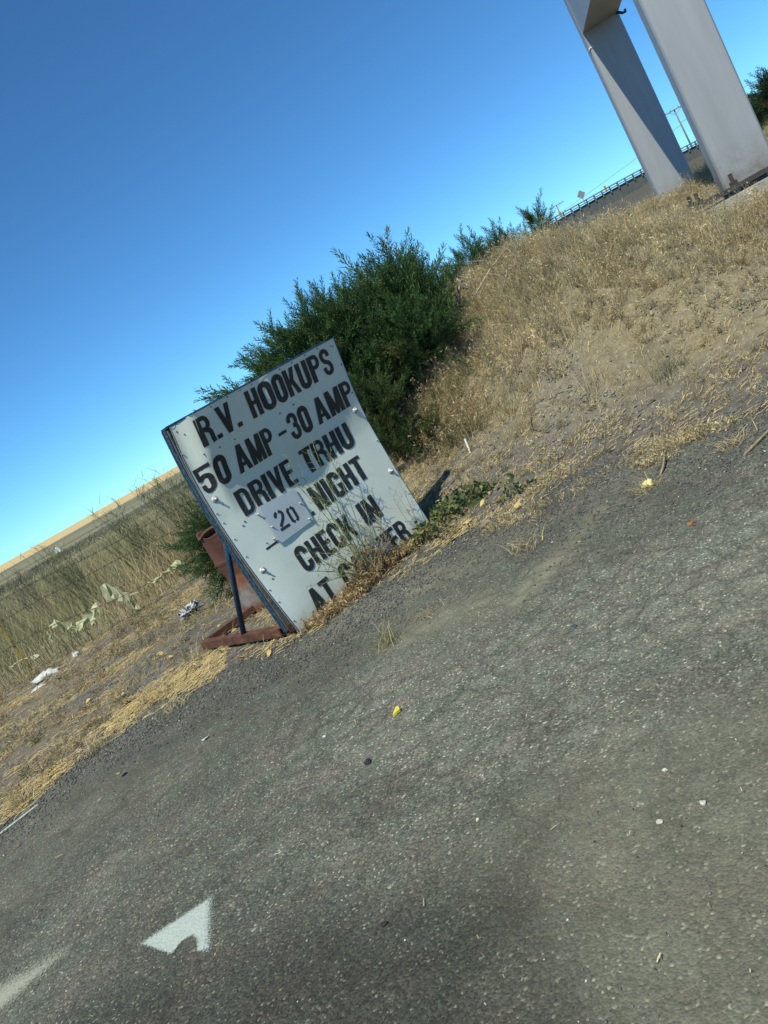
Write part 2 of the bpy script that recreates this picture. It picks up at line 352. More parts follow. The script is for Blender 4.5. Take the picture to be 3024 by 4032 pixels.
# ------------------------------------------------------------------ sign board
BX, BY, YAW, TILT, ROLL = -1.057, 6.125, .6007, R(-.8), .0147
e1 = Vector((math.cos(YAW), math.sin(YAW), 0)); nn = Vector((math.sin(YAW), -math.cos(YAW), 0))
up = math.cos(TILT)*Vector((0, 0, 1))+math.sin(TILT)*nn
ea = math.cos(ROLL)*e1+math.sin(ROLL)*up; eu = -math.sin(ROLL)*e1+math.cos(ROLL)*up; en = ea.cross(eu)
SM = Matrix((ea, -en, eu)).transposed().to_4x4(); SM.translation = (BX, BY, 0.01)
SI = SM.inverted()
sign = empty('sign_board', SM)
tag(sign, 'tall white metal sign board lettered R.V. HOOKUPS on a rusty base frame', 'sign')
def G(a, z, ca, cz, ra, rz): return np.exp(-((a-ca)/ra)**2-((z-cz)/rz)**2)
def bulge(a, z):
    """how far the sheet stands out of its plane (metres): buckled metal, flaring out at the bottom left"""
    a = np.asarray(a, float); z = np.asarray(z, float)
    zc = 1.13+.36*sstep(.14, .0, a)-.14*G(a, z*0+1, .42, 1, .25, 1)+.08*sstep(1.3, 1.6, a)
    wk = .07+.16*sstep(.9, 1.6, a); k = (z-zc)/wk
    o = .06*np.clip(1.0-z, 0, 2)+.33*wk*np.log1p(np.exp(np.clip(k, -30, 30)))
    o = o+.045*sstep(.5, -.05, a)*sstep(.75, 0, z)
    o = o+.024*sstep(.045, .115, a)*sstep(.60, .115, a)*sstep(1.30, 1.50, z)
    o = o+.032*sstep(.70, .82, a+.05*np.sin(z*6))*sstep(1.30, .82, a)*sstep(1.02, 1.25, z)
    o = o+.010*G(a, z, .52, .80, .10, .35)+.007*G(a, z, .22, .62, .14, .3)-.006*G(a, z, 1.2, .55, .3, .3)
    o = o+.003*np.sin(a*7.3+z*2.1)+.002*np.sin(z*8.1-a*3.7+1.2)
    return o
def S(a, z, off=0.0): return Vector((a, -float(bulge(a, z))-off, z))

t = NT('painted_sheet_metal', .40, .5, .06)
c = t.mix(t.ramp(t.noise(3.2, 5, .6, dist=.6), [(.35, 0.0), (.75, .5)]), (.62, .665, .585), (.50, .545, .495))
streak = t.n('ShaderNodeMapping'); streak.inputs['Scale'].default_value = (55, 1, 1.2); t.l(t.oc, streak.inputs[0])
c = t.mix(t.ramp(t.noise(1.0, 5, .7, vec=streak.outputs[0]), [(.55, 0.0), (.85, .35)]), c, (.43, .44, .41))
c = t.mix(t.ramp(t.noise(38, 4, .7), [(.66, 0.0), (.74, .55)]), c, (.30, .28, .24))
sz_ = t.n('ShaderNodeSeparateXYZ'); t.l(t.oc, sz_.inputs[0])
mud = t.math('MULTIPLY', t.ramp(sz_.outputs[2], [(.0, .85), (.16, .0)]), t.ramp(t.noise(14, 5, .7), [(.35, .2), (.65, 1.0)])); c = t.mix(mud, c, (.27, .235, .17))
c = t.mix(t.ramp(t.noise(1.3, 6, .75, vec=streak.outputs[0]), [(.66, 0.0), (.78, .45)]), c, (.30, .22, .15))
t.col(c); t.rough(t.ramp(t.noise(6, 4), [(.3, .30), (.7, .46)]))
t.bump(t.noise(4, 2, .5), .012, .22); M['sheet'] = t.m
t = NT('black_lettering', .45, .4); t.col(t.mix(t.ramp(t.noise(26, 6, .75), [(.60, 0.0), (.70, .55)]), t.ramp(t.noise(45, 5, .7), [(.3, (.010, .012, .013)), (.75, (.034, .038, .040))]), (.13, .14, .13))); M['black'] = t.m
t = NT('flaking_blue_paint', .7, .3)
f = t.noise(28, 6, .7, dist=1.0); fl = t.ramp(t.noise(70, 5, .75, dist=1.5), [(.60, 0.0), (.64, 1.0)])
c = t.ramp(f, [(.25, (.012, .018, .024)), (.48, (.015, .040, .068)), (.62, (.03, .085, .135)), (.8, (.02, .03, .035))])
c = t.mix(fl, c, (.34, .38, .38)); t.col(c); t.bump(f, .006); M['blue_wood'] = t.m
M['blue_trim'] = m_simple('blue_trim_paint', (.008, .040, .105), (.012, .075, .17), 22, .5, .4)
M['blue_steel'] = m_simple('blue_strut_paint', (.008, .030, .062), (.015, .065, .125), 30, .55, .4, 0, .003)
t = NT('rusty_steel', .8, .3, .15); f = t.noise(9, 6, .7); g = t.noise(60, 5, .7)
c = t.ramp(f, [(.28, (.055, .026, .019)), (.48, (.105, .047, .030)), (.62, (.16, .078, .045)), (.78, (.13, .11, .095))]); c = t.mix(t.ramp(g, [(.4, 0.0), (.7, .5)]), c, (.055, .026, .02))
t.col(c); t.bump(g, .004); M['rust'] = t.m
M['zinc'] = m_simple('zinc_bolt', (.50, .52, .52), (.30, .31, .31), 40, .55, .4, .3)
M['nailhead'] = m_simple('nail_head', (.10, .09, .09), (.20, .16, .13), 60, .5, .5, .5)
M['plywood'] = m_simple('weathered_plywood', (.07, .075, .075), (.16, .15, .13), 18, .9, .2, 0, .006)
M['pale_panel'] = m_simple('patch_panel_paint', (.40, .44, .47), (.47, .51, .54), 4, .35, .5, .2)

# face sheet, gridded so that it can buckle
na, nz = 61, 67; aa = np.linspace(0, 1, na); zz = np.linspace(.012, 1.785, nz)
A_, Z_ = np.meshgrid(aa, zz, indexing='ij'); bow = -.032*np.sin(np.clip(Z_/1.75, 0, 1)*math.pi); AA = (bow+A_*(1.605-bow))
fv = np.stack([AA, -bulge(AA, Z_), Z_], -1).reshape(-1, 3); bv = fv+np.array([0, .003, 0]); N0 = na*nz
I = np.arange(N0).reshape(na, nz)
qf = np.stack([I[:-1, :-1], I[1:, :-1], I[1:, 1:], I[:-1, 1:]], -1).reshape(-1, 4); qb = qf[:, ::-1]+N0
rim = np.concatenate([I[:, 0], I[-1, 1:], I[-2::-1, -1], I[0, -2:0:-1]]); rn = np.roll(rim, -1)
qr = np.stack([rn, rim, rim+N0, rn+N0], 1)
allq = np.concatenate([qf, qb, qr]); sheet = mesh_np('face_sheet', np.concatenate([fv, bv]), allq, np.full(len(allq), 4), M['sheet'], sign, smooth=True)
md = sheet.modifiers.new('edges', 'EDGE_SPLIT'); md.split_angle = R(40)
# blue trim lines round the sheet (strips 6 mm wide standing 2 mm proud at the rim)
mb = MB()
def trim(pts, wdir, wd):
    for i in range(len(pts)-1):
        p, q = pts[i], pts[i+1]; mb.poly([p, q, (q[0]+wdir[0]*wd, q[1], q[2]+wdir[1]*wd), (p[0]+wdir[0]*wd, p[1], p[2]+wdir[1]*wd)])
def rimp(side, n=40):
    out = []
    for k in range(n+1):
        u = k/n
        if side == 'L': z = .012+u*1.773; a = -.032*math.sin(min(z/1.75, 1)*math.pi)
        elif side == 'R': z = .012+u*1.773; a = 1.605
        elif side == 'T': a = u*1.605; z = 1.785
        out.append((a, -float(bulge(a, z))-.0025, z))
    return out
trim(rimp('L'), (1, 0), .008); trim(rimp('R'), (-1, 0), .007); trim(rimp('T'), (0, -1), .006)
mb.build('blue_edge_trim', M['blue_trim'], sign)
def BK(z): return .22*.10*math.log1p(math.exp((z-1.54)/.10))
# backing: two plywood layers and a timber frame with flaking blue paint, slightly apart at the bottom
def board(name, y0_, th, a0, a1, z0, z1, mat, lean=0.0):
    b = MB(); k = 14
    for j in range(k):
        za = z0+(z1-z0)*j/k; zb = z0+(z1-z0)*(j+1)/k
        f = lambda z: (-.030*math.sin(min(z/1.75, 1)*math.pi)+.0, lean*(1-z/1.78)+.020-BK(z))
        xa, ya = f(za); xb, yb = f(zb)
        for s_ in ((0,), ): pass
        A = [(a0+xa, y0_+ya, za), (a1, y0_+ya, za), (a1, y0_+th+ya, za), (a0+xa, y0_+th+ya, za)]
        B = [(a0+xb, y0_+yb, zb), (a1, y0_+yb, zb), (a1, y0_+th+yb, zb), (a0+xb, y0_+th+yb, zb)]
        b.quadstrip(A, B, True)
        if j == 0: b.poly(A[::-1])
        if j == k-1: b.poly(B)
    return b.build(name, mat, sign)
board('backing_board', .006, .018, .004, 1.600, .05, 1.780, M['plywood'])
board('backing_board', .072, .020, -.008, 1.604, .03, 1.790, M['blue_wood'])
for a0, a1, z0, z1 in ((-.004, .085, .035, 1.787), (1.515, 1.603, .035, 1.786), (.7, .79, .035, 1.70)):
    board('frame_rail', .0255, .045, a0, a1, z0, z1, M['blue_wood'])
mb = MB()
f0 = -BK(1.79)+.02-.030
mb.box((.803, .022+f0+.042, 1.797), (1.612, .115, .016)); mb.build('top_cap', M['blue_wood'], sign)

# bolts with big washers, and nail heads
def bolt(a, z, r_=.026):
    b = MB(); n = 16
    prof = [(.0005, .0), (r_, .0), (r_, .004), (r_*.55, .010), (.011, .011), (.011, .022), (.007, .024), (.007, .038), (.0005, .038)]
    b.lathe(prof, n); c0 = S(a, z, .0005)
    b.xf(lambda p: (c0.x+p.x, c0.y-p.z, c0.z+p.y)); return b.build('bolt', M['zinc'], sign, True)
for a, z in ((.045, 1.177), (.05, .543), (1.527, 1.186), (1.545, .59)): bolt(a, z)
nm = None
def nail(a, z, mat, r_=.0075, h=.006, name='nail'):
    b = MB(); b.lathe([(.0003, .0), (r_, .0), (r_*.95, h*.6), (r_*.5, h), (.0003, h)], 8); c0 = S(a, z, .0005)
    b.xf(lambda p: (c0.x+p.x, c0.y-p.z, c0.z+p.y)); return b.build(name, mat, sign, True)
for a, z in ((.03, 1.735), (.06, 1.69), (.282, 1.766), (.436, 1.770), (.568, 1.769), (.69, 1.768), (.974, 1.766), (1.11, 1.768), (1.256, 1.768), (1.396, 1.766), (1.561, 1.725), (1.54, 1.735),
             (.102, 1.499), (.226, 1.487), (.36, 1.481), (1.58, 1.565), (1.575, 1.323), (.822, 1.476), (.976, 1.482), (.15, .92), (.12, .90), (.075, .45)):
    nail(a, z, M['nailhead'])
for a, z in ((.0, 1.579), (-.005, 1.084), (.0, 1.0), (.0, .856), (.0, .702), (.0, .40), (.005, .288), (.015, .108), (1.58, .875), (1.58, .348), (1.585, .039), (1.40, .02), (1.235, .26), (.50, .03), (.20, .70), (.30, .04)):
    nail(a, z, M['zinc'], .0065, .009)

# --- lettering: condensed bold gothic drawn as ribbons
T_ = .205
def arc(cx, cy, rx, ry, a0, a1, n=8): return [(cx+rx*math.cos(R(a0+(a1-a0)*i/n)), cy+ry*math.sin(R(a0+(a1-a0)*i/n))) for i in range(n+1)]
def densify(pts, d=.08):
    out = [pts[0]]
    for p, q in zip(pts, pts[1:]):
        L = math.dist(p, q); k = max(1, int(L/d))
        for i in range(1, k+1): out.append((p[0]+(q[0]-p[0])*i/k, p[1]+(q[1]-p[1])*i/k))
    return out
def ribbon(path, wd=T_, closed=False):
    path = densify(path+([path[0]] if closed else []))
    if closed: path = path[:-1]
    n = len(path); Lp, Rp = [], []
    for i, p in enumerate(path):
        q = path[(i+1) % n] if (closed or i < n-1) else path[i]; o = path[i-1] if (closed or i > 0) else path[i]
        dx, dy = q[0]-o[0], q[1]-o[1]; L = math.hypot(dx, dy) or 1; nx_, ny_ = -dy/L, dx/L
        Lp.append((p[0]+nx_*wd/2, p[1]+ny_*wd/2)); Rp.append((p[0]-nx_*wd/2, p[1]-ny_*wd/2))
    return [[Rp[i], Rp[(i+1) % n], Lp[(i+1) % n], Lp[i]] for i in range(n if closed else n-1)]
def slab(x0, y0, x1, y1, wx=.19):       # slanted stroke with level ends
    k = 11; out = []
    for i in range(k):
        f0_, f1_ = i/k, (i+1)/k
        out.append([(x0+(x1-x0)*f0_, y0+(y1-y0)*f0_), (x0+wx+(x1-x0)*f0_, y0+(y1-y0)*f0_), (x0+wx+(x1-x0)*f1_, y0+(y1-y0)*f1_), (x0+(x1-x0)*f1_, y0+(y1-y0)*f1_)])
    return out
def vbar(x, y0=0, y1=1, wd=T_): return slab(x, y0, x, y1, wd)
def hbar(x0, x1, yc, th=.145): return ribbon([(x0, yc), (x1, yc)], th)
h = T_/2; HB = .145
def glyph(ch):
    Wd = .54
    O = [(h, .26)]+arc(.27, .24, .27-h, .24-.07, 180, 360, 12)+arc(.27, .76, .27-h, .24-.07, 0, 180, 12)
    if ch == 'O' or ch == '0': return ribbon(O, T_, True), .54
    if ch == 'H': return vbar(0)+vbar(.54-T_)+hbar(T_, .54-T_, .52), .54
    if ch == 'I': return vbar(0), T_
    if ch == 'E': return vbar(0)+hbar(T_, .46, 1-HB/2)+hbar(T_, .43, .52)+hbar(T_, .46, HB/2), .46
    if ch == 'T': return vbar(.25-h, 0, 1-HB)+hbar(0, .50, 1-HB/2), .50
    if ch == 'U': return ribbon([(h, 1), (h, .26)]+arc(.27, .24, .27-h, .17, 180, 360, 12)+[(.54-h, 1)]), .54
    if ch == 'P' or ch == 'R':
        g_ = vbar(0)+ribbon([(T_, 1-HB/2), (.30, 1-HB/2)]+arc(.30, .73, .155, .73-.53+.0, 88, -88, 10)+[(.30, .535), (T_, .535)], .15)
        if ch == 'R': g_ += ribbon([(.30, .53)]+arc(.30, .36, .155, .12, 70, 0, 4)+[(.455, .12), (.475, 0)], .165)
        return g_, .54
    if ch == 'D': return vbar(0)+ribbon([(T_, 1-HB/2), (.27, 1-HB/2)]+arc(.27, .73, .27-h, .2, 88, 0, 8)+arc(.27, .27, .27-h, .2, 0, -88, 8)+[(T_, HB/2)], .16), .54
    if ch == 'C': return ribbon([(.54-h, .66), (.54-h, .78)]+arc(.27, .76, .27-h, .17, 6, 180, 12)+arc(.27, .24, .27-h, .17, 180, 354, 12)+[(.54-h, .23), (.54-h, .36)]), .54
    if ch == 'G': return ribbon([(.54-h, .68), (.54-h, .78)]+arc(.27, .76, .27-h, .17, 6, 180, 12)+arc(.27, .24, .27-h, .17, 180, 354, 12)+[(.54-h, .48)])+hbar(.30, .54-T_, .46, .12)+vbar(.54-T_, 0, .10, T_), .54
    if ch == 'S': return ribbon([(.53-h, .69), (.53-h, .76)]+arc(.265, .77, .265-h, .16, 0, 180, 12)+[(h, .72), (h+.02, .64), (.17, .56), (.36, .45), (.53-h-.02, .36), (.53-h, .28)]+arc(.265, .23, .265-h, .16, 0, -180, 12)+[(h, .33)], .165), .53
    if ch == 'V': return slab(.20, 0, 0, 1, .19)+slab(.20, 0, .40, 1, .19), .59
    if ch == 'A': return slab(0, 0, .20, 1, .19)+slab(.41, 0, .21, 1, .19)+hbar(.14, .46, .27, .13), .60
    if ch == 'K': return vbar(0)+slab(T_-.03, .40, .36, 1, .19)+slab(.40, 0, .19, .60, .19), .59
    if ch == 'M': return vbar(0)+vbar(.70-T_)+slab(.27, 0, .06, 1, .16)+slab(.27, 0, .48, 1, .16), .70
    if ch == 'N': return vbar(0)+vbar(.56-T_)+slab(.56-T_-.02, 0, .02, 1, .17), .56
    if ch == '.': return vbar(0, 0, .15), T_
    if ch == '-': return hbar(0, .36, .50, .11), .36
    if ch == '5': return hbar(0, .50, 1-HB/2)+vbar(0, .5, 1-HB, .15)+ribbon([(.08, .56)]+arc(.265, .44, .265-h, .19, 140, 0, 8)+[(.53-h, .28)]+arc(.265, .24, .265-h, .17, 0, -180, 12)+[(h, .34)], .165), .53
    if ch == '3': return ribbon([(h, .69)]+arc(.265, .76, .265-h, .17, 178, 0, 12)+[(.53-h, .68), (.40, .555), (.25, .53)], .165)+ribbon([(.25, .53), (.40, .50), (.53-h, .40)]+arc(.265, .24, .265-h, .17, 0, -178, 12)+[(h, .33)], .165), .53
    return [], .3
def place_line(words, z0, ht, off=.0045):
    for txt, a0, a1 in words:
        gl = [glyph(c) for c in txt]; gap = .055
        tot = sum(g[1] for g in gl)+gap*(len(gl)-1); sx = (a1-a0)/tot; x = 0
        for polys, wd in gl:
            b = MB()
            for p in polys: b.poly([S(a0+(x+q[0])*sx, z0+q[1]*ht, off) for q in p])
            b.build('letter', M['black'], sign); x += wd+gap
LINES = [([('R.V.', .115, .475), ('HOOKUPS', .59, 1.495)], 1.538, .203),
         ([('50', .004, .235), ('AMP', .300, .690), ('-', .735, .815), ('30', .845, 1.085), ('AMP', 1.145, 1.578)], 1.236, .202),
         ([('DRIVE', .180, .735), ('TRHU', .845, 1.385)], .944, .203),
         ([('NIGHT', .748, 1.338)], .657, .205),
         ([('CHECK', .345, .935), ('IN', 1.050, 1.245)], .328, .203),
         ([('AT', .225, .475), ('CASHIER', .585, 1.368)], .012, .203)]
for wds, z0, ht in LINES: place_line(wds, z0, ht)
# patch panel with the stencilled 20 and the leftovers of the old price
pm = MB(); P4 = [(.288, .628), (.650, .632), (.656, .918), (.306, .955)]
ff = [S(a, z, .014) for a, z in P4]; bb = [S(a, z, .010) for a, z in P4]
pm.poly(ff); pm.poly(bb[::-1])
for i in range(4): pm.poly([ff[(i+1) % 4], ff[i], bb[i], bb[(i+1) % 4]])
panel = pm.build('price_panel', M['pale_panel'], sign)
b = MB()
def onp(a, z):
    u, v = (a-.297)/.356, (z-.630)/.306; return ff[0].lerp(ff[1], u).lerp(ff[3].lerp(ff[2], u), v)+Vector((0, -.002, 0))
def stroke(pts, wd):
    for q in ribbon(pts, wd): b.poly([onp(*p) for p in q])
x0, z0 = .365, .700
stroke([(x0+.012, z0+.105)]+arc(x0+.042, z0+.112, .030, .026, 170, 100, 4), .024)
stroke(arc(x0+.047, z0+.112, .032, .026, 80, -20, 6)+[(x0+.062, z0+.075), (x0+.012, z0+.03)], .024)
stroke([(x0-.004, z0+.010), (x0+.088, z0+.010)], .022)
x0, z0 = .480, .697
stroke([(x0+.030, z0+.006), (x0+.012, z0+.022), (x0+.012, z0+.108), (x0+.030, z0+.126)], .024); stroke([(x0+.046, z0+.126), (x0+.064, z0+.108), (x0+.064, z0+.022), (x0+.046, z0+.006)], .024)
b.build('stencil_number', M['black'], panel)
b = MB(); b.poly([S(a, z, .003) for a, z in ((.170, .648), (.283, .648), (.283, .664), (.170, .664))]); b.build('underline', M['black'], sign); b = MB(); b.poly([S(a, z, .003) for a, z in ((.672, .660), (.700, .660), (.700, .690), (.672, .690))])
b.build('letter', M['black'], sign)
for a, z in ((.27, .912), (.308, .774), (.269, .690), (.628, .80), (.62, .66)):
    o = nail(a, z, M['zinc'], .008, .035)

# rusty channel base lying on the ground behind the board, with two blue struts
def W2L(p): return SI @ Vector(p)
back = Vector((-.63, .776, 0)).normalized(); A0 = Vector((BX, BY, 0)); Bn = A0+Vector((math.cos(YAW), math.sin(YAW), 0))*1.62
def gpt(p, dz): q = P(p.x, p.y); return Vector((p.x, p.y, .03+dz))
def channel(name, p, q, wd=.070, ht=.068):
    b = MB(); d = (q-p).normalized(); sd_ = Vector((0, 0, 1)).cross(d)
    prof = [(-wd/2, 0), (wd/2, 0), (wd/2, ht), (wd/2-.010, ht), (wd/2-.010, .010), (-wd/2+.010, .010), (-wd/2+.010, ht), (-wd/2, ht)]
    prof = [(-wd/2, ht), (-wd/2, 0), (-wd/2+.009, 0), (-wd/2+.009, ht-.010), (wd/2-.009, ht-.010), (wd/2-.009, 0), (wd/2, 0), (wd/2, ht)]
    Aq = [p+sd_*s_+Vector((0, 0, z_)) for s_, z_ in prof]; Bq = [q+sd_*s_+Vector((0, 0, z_)) for s_, z_ in prof]
    b.quadstrip([W2L(v) for v in Aq], [W2L(v) for v in Bq], True); b.poly([W2L(v) for v in Aq]); b.poly([W2L(v) for v in Bq[::-1]])
    return b.build(name, M['rust'], sign)
z3 = Vector((0, 0, .022))
C0 = A0+back*.10+z3; C1 = A0+back*1.46+z3; C2 = Bn+back*1.46+z3; C3 = Bn+back*.10+z3
channel('base_channel', C0, C1); channel('base_channel', C3, C2); channel('base_channel', C1+back*.04, C2+back*.04, .055, .060)
channel('base_channel', A0+back*.055+z3-e1*.0, Bn+back*.055+z3+e1*.05, .09, .07)
for q0, aw in ((A0+back*.70, .10), (Bn+back*.70, 1.50)):
    b = MB(); b.tube([W2L(q0+Vector((0, 0, .085))), Vector((aw, .12, 1.12))], .023, 12); b.build('strut', M['blue_steel'], sign, True)

# ------------------------------------------------------------------ rusty drum behind the board
t = NT('rusty_drum', .75, .3, .1); f = t.noise(4.5, 6, .7); g = t.noise(30, 5, .7)
sx_ = t.n('ShaderNodeSeparateXYZ'); t.l(t.oc, sx_.inputs[0])
c = t.ramp(f, [(.30, (.085, .034, .024)), (.5, (.145, .055, .034)), (.68, (.21, .092, .045))])
c = t.mix(t.ramp(sx_.outputs[2], [(.50, 0.0), (.56, .75)]), c, (.092, .038, .032))
bare = t.math('MULTIPLY', t.ramp(sx_.outputs[2], [(.06, 0.0), (.14, 1.0), (.28, 1.0), (.32, 0.0)]), t.ramp(f, [(.35, .2), (.6, .95)]))
c = t.mix(bare, c, (.24, .25, .23)); c = t.mix(t.ramp(g, [(.45, 0.0), (.75, .6)]), c, (.07, .03, .02))
t.col(c); t.bump(g, .004); M['drum'] = t.m
drum = empty('steel_drum', P(-1.36, 7.86, -.03)); tag(drum, 'crushed rusty steel drum standing behind the white sign board', 'drum')
prof = []
for z_ in np.linspace(0, .88, 45):
    r_ = .286
    for rz in (.295, .585): r_ += .013*math.exp(-((z_-rz)/.012)**2)
    if z_ < .012 or z_ > .868: r_ += .008
    prof.append((r_, z_))
b = MB(); b.lathe(prof, 40)
def crush(p):
    a = math.atan2(p.y, p.x); k = max(0, (p.z-.60)/.28)
    r_ = math.hypot(p.x, p.y); d = -.035*math.exp(-((p.z-.40)/.10)**2)*max(0, math.cos(a+2.4))
    d -= .03*k*math.cos(2*a-.7)+.012*k*math.sin(5*a+1)
    d += .010*math.sin(3*a+p.z*9)*(.4+k)
    z = p.z-.10*k*k*max(0, math.sin(a+.3))+.02*k*math.sin(4*a)
    return Vector((math.cos(a)*(r_+d)-.03*k, math.sin(a)*(r_+d), z))
b.xf(crush); shell = b.build('shell', M['drum'], drum, True)
sol = shell.modifiers.new('thick', 'SOLIDIFY'); sol.thickness = .004
b = MB(); b.lathe([(.0005, .0), (.10, .004), (.20, -.03), (.262, -.01), (.285, .03), (.300, .045), (.300, .03)], 32)
def lidf(p):
    a = math.atan2(p.y, p.x); r_ = math.hypot(p.x, p.y)
    return Vector((p.x*(1-.10*math.cos(2*a-.7))-.03, p.y*(1-.10*math.cos(2*a-.7)), .86+p.z*1.2-.10*max(0, math.sin(a+.3))*(r_/.3)+.03*math.sin(3*a+.5)*(r_/.3)))
b.xf(lidf); b.build('lid', M['drum'], drum, True)

# ------------------------------------------------------------------ pylon frame of the big roadside sign
M['pylon'] = None
t = NT('grey_pylon_paint', .55, .5, .45); mp = t.n('ShaderNodeMapping'); mp.inputs['Scale'].default_value = (3, 3, .35); t.l(t.oc, mp.inputs[0])
c = t.ramp(t.noise(1.5, 5, .6, vec=mp.outputs[0]), [(.3, (.33, .335, .34)), (.7, (.39, .39, .395))])
c = t.mix(t.ramp(t.noise(26, 4, .7), [(.68, 0.0), (.75, .4)]), c, (.16, .155, .15)); t.col(c)
szp = t.n('ShaderNodeSeparateXYZ'); t.l(t.pos, szp.inputs[0]); hgtz = t.math('DIVIDE', t.math('SUBTRACT', szp.outputs[2], 1.2), 2.0)
c = t.mix(t.math('MULTIPLY', t.ramp(hgtz, [(0.0, .8), (.25, 0.0)]), t.ramp(t.noise(7, 5, .7), [(.35, .1), (.65, 1.0)])), c, (.20, .165, .12))
mp2 = t.n('ShaderNodeMapping'); mp2.inputs['Scale'].default_value = (30, 30, .5); t.l(t.oc, mp2.inputs[0])
c = t.mix(t.ramp(t.noise(1.0, 6, .7, vec=mp2.outputs[0]), [(.60, 0.0), (.80, .35)]), c, (.17, .15, .13)); t.col(c)
t.bump(t.noise(2.2, 3), .01, .25); M['pylon'] = t.m
M['dark_steel'] = m_simple('dark_base_steel', (.035, .033, .032), (.085, .072, .06), 16, .8, .3, .2, .004)
M['concrete'] = m_simple('old_concrete', (.25, .24, .21), (.37, .35, .31), 7, .9, .2, 0, .01)
AXA = math.atan2(1.22, 4.2); axd = Vector((math.sin(AXA), math.cos(AXA), 0)); pd = Vector((math.cos(AXA), -math.sin(AXA), 0))
MR = Matrix((pd, axd, Vector((0, 0, 1)))).transposed()
CW, CDp = .625, .30
rc = Vector((5.45, 10.0, 0))+pd*CW/2+axd*CDp/2; lc = Vector((6.665, 14.2, 0))+pd*CW/2+axd*CDp/2
pylon = empty('sign_pylon', Matrix.Translation((rc+lc)/2+Vector((0, 0, 1.2)))); tag(pylon, 'grey steel pylon frame of two thick columns joined by a beam', 'pylon')
PO = pylon.matrix_world.translation
ZB_R, ZB_L, ZT, ZBEAM = 1.21, 1.34, 6.6, 4.42
for cpos, zb in ((rc, ZB_R), (lc, ZB_L)):
    b = MB(); b.box(cpos+Vector((0, 0, (zb+ZT)/2))-PO, (CW, CDp, ZT-zb), MR, .022); b.build('column', M['pylon'], pylon)
d_ = (lc-rc).length
b = MB(); b.box((rc+lc)/2+Vector((0, 0, ZBEAM+.32))-PO, (CW-.006, d_-CDp-.004, .64), MR); b.build('beam', M['pylon'], pylon)
b = MB(); b.box(lc-axd*.9+pd*(CW/2+.06)+Vector((0, 0, ZBEAM+.25))-PO, (.10, .9, .30), MR); b.build('lamp_bracket', M['rust'], pylon)
b = MB(); b.tube([tuple(lc-axd*(CDp/2+.02)+pd*(CW/2-.03)+Vector((0, 0, ZBEAM-.02*k))-PO+pd*x_+Vector((0, 0, -z_))) for k, (x_, z_) in enumerate(((0, .0), (.07, .04), (.12, .03), (.13, -.03)))], .022, 6); b.build('cable_hook', M['dark_steel'], pylon)
b = MB(); b.box(lc+Vector((0, 0, 3.66))-PO, (CW+.016, CDp+.016, .022), MR); 
# white cable tie strap only on the left front corner
b = MB(); b.box(lc-axd*(CDp/2+.006)-pd*(CW/2-.035)+Vector((0, 0, 4.17))-PO, (.085, .012, .018), MR); b.box(lc-pd*(CW/2+.006)-axd*(CDp/2-.05)+Vector((0, 0, 4.15))-PO, (.012, .12, .018), MR); b.build('strap', m_simple('white_strap', (.75, .76, .76), (.6, .6, .6), 9), pylon)
def footing(cpos, zb):
    pw, pl, th = 1.28, .62, .055
    p0 = cpos-pd*.18
    b = MB(); b.box(p0+Vector((0, 0, zb-th/2))-PO, (pw, pl, th), MR); pl_ = b.build('base_plate', M['dark_steel'], pylon)
    for sx in (-.46, .46, -.30):
        for sy in (-.235, .235):
            if abs(sx) == .30 and sy > 0: continue
            c_ = p0+pd*sx+axd*sy+Vector((0, 0, zb))-PO
            if abs(sx) < .31: c_ = cpos-pd*(.21)-axd*.20+Vector((0, 0, zb))-PO+axd*.0
            bb_ = MB(); bb_.lathe([(.0005, .0005), (.055, .0005), (.055, .045), (.03, .047), (.027, .05), (.027, .135), (.0005, .14)], 6, c_); bb_.build('anchor_bolt', M['dark_steel'], pylon)
    b = MB(); b.box(p0+Vector((0, 0, zb-th-.30-.03))-PO+pd*.02, (1.75, 1.2, .56), MR, .05); b.build('footing', M['concrete'], pylon)
footing(rc, ZB_R)
b = MB(); b.box(lc+Vector((0, 0, ZB_L-.04))-PO, (.95, .55, .05), MR); b.build('base_plate', M['dark_steel'], pylon)
b = MB(); b.box(lc+axd*.16+Vector((0, 0, ZB_L+.05))-PO, (.30, .06, .22), MR); b.build('stiffener', M['dark_steel'], pylon)
b = MB(); b.box(lc+Vector((0, 0, ZB_L-.30))-PO, (1.3, 1.0, .46), MR, .05); b.build('footing', M['concrete'], pylon)

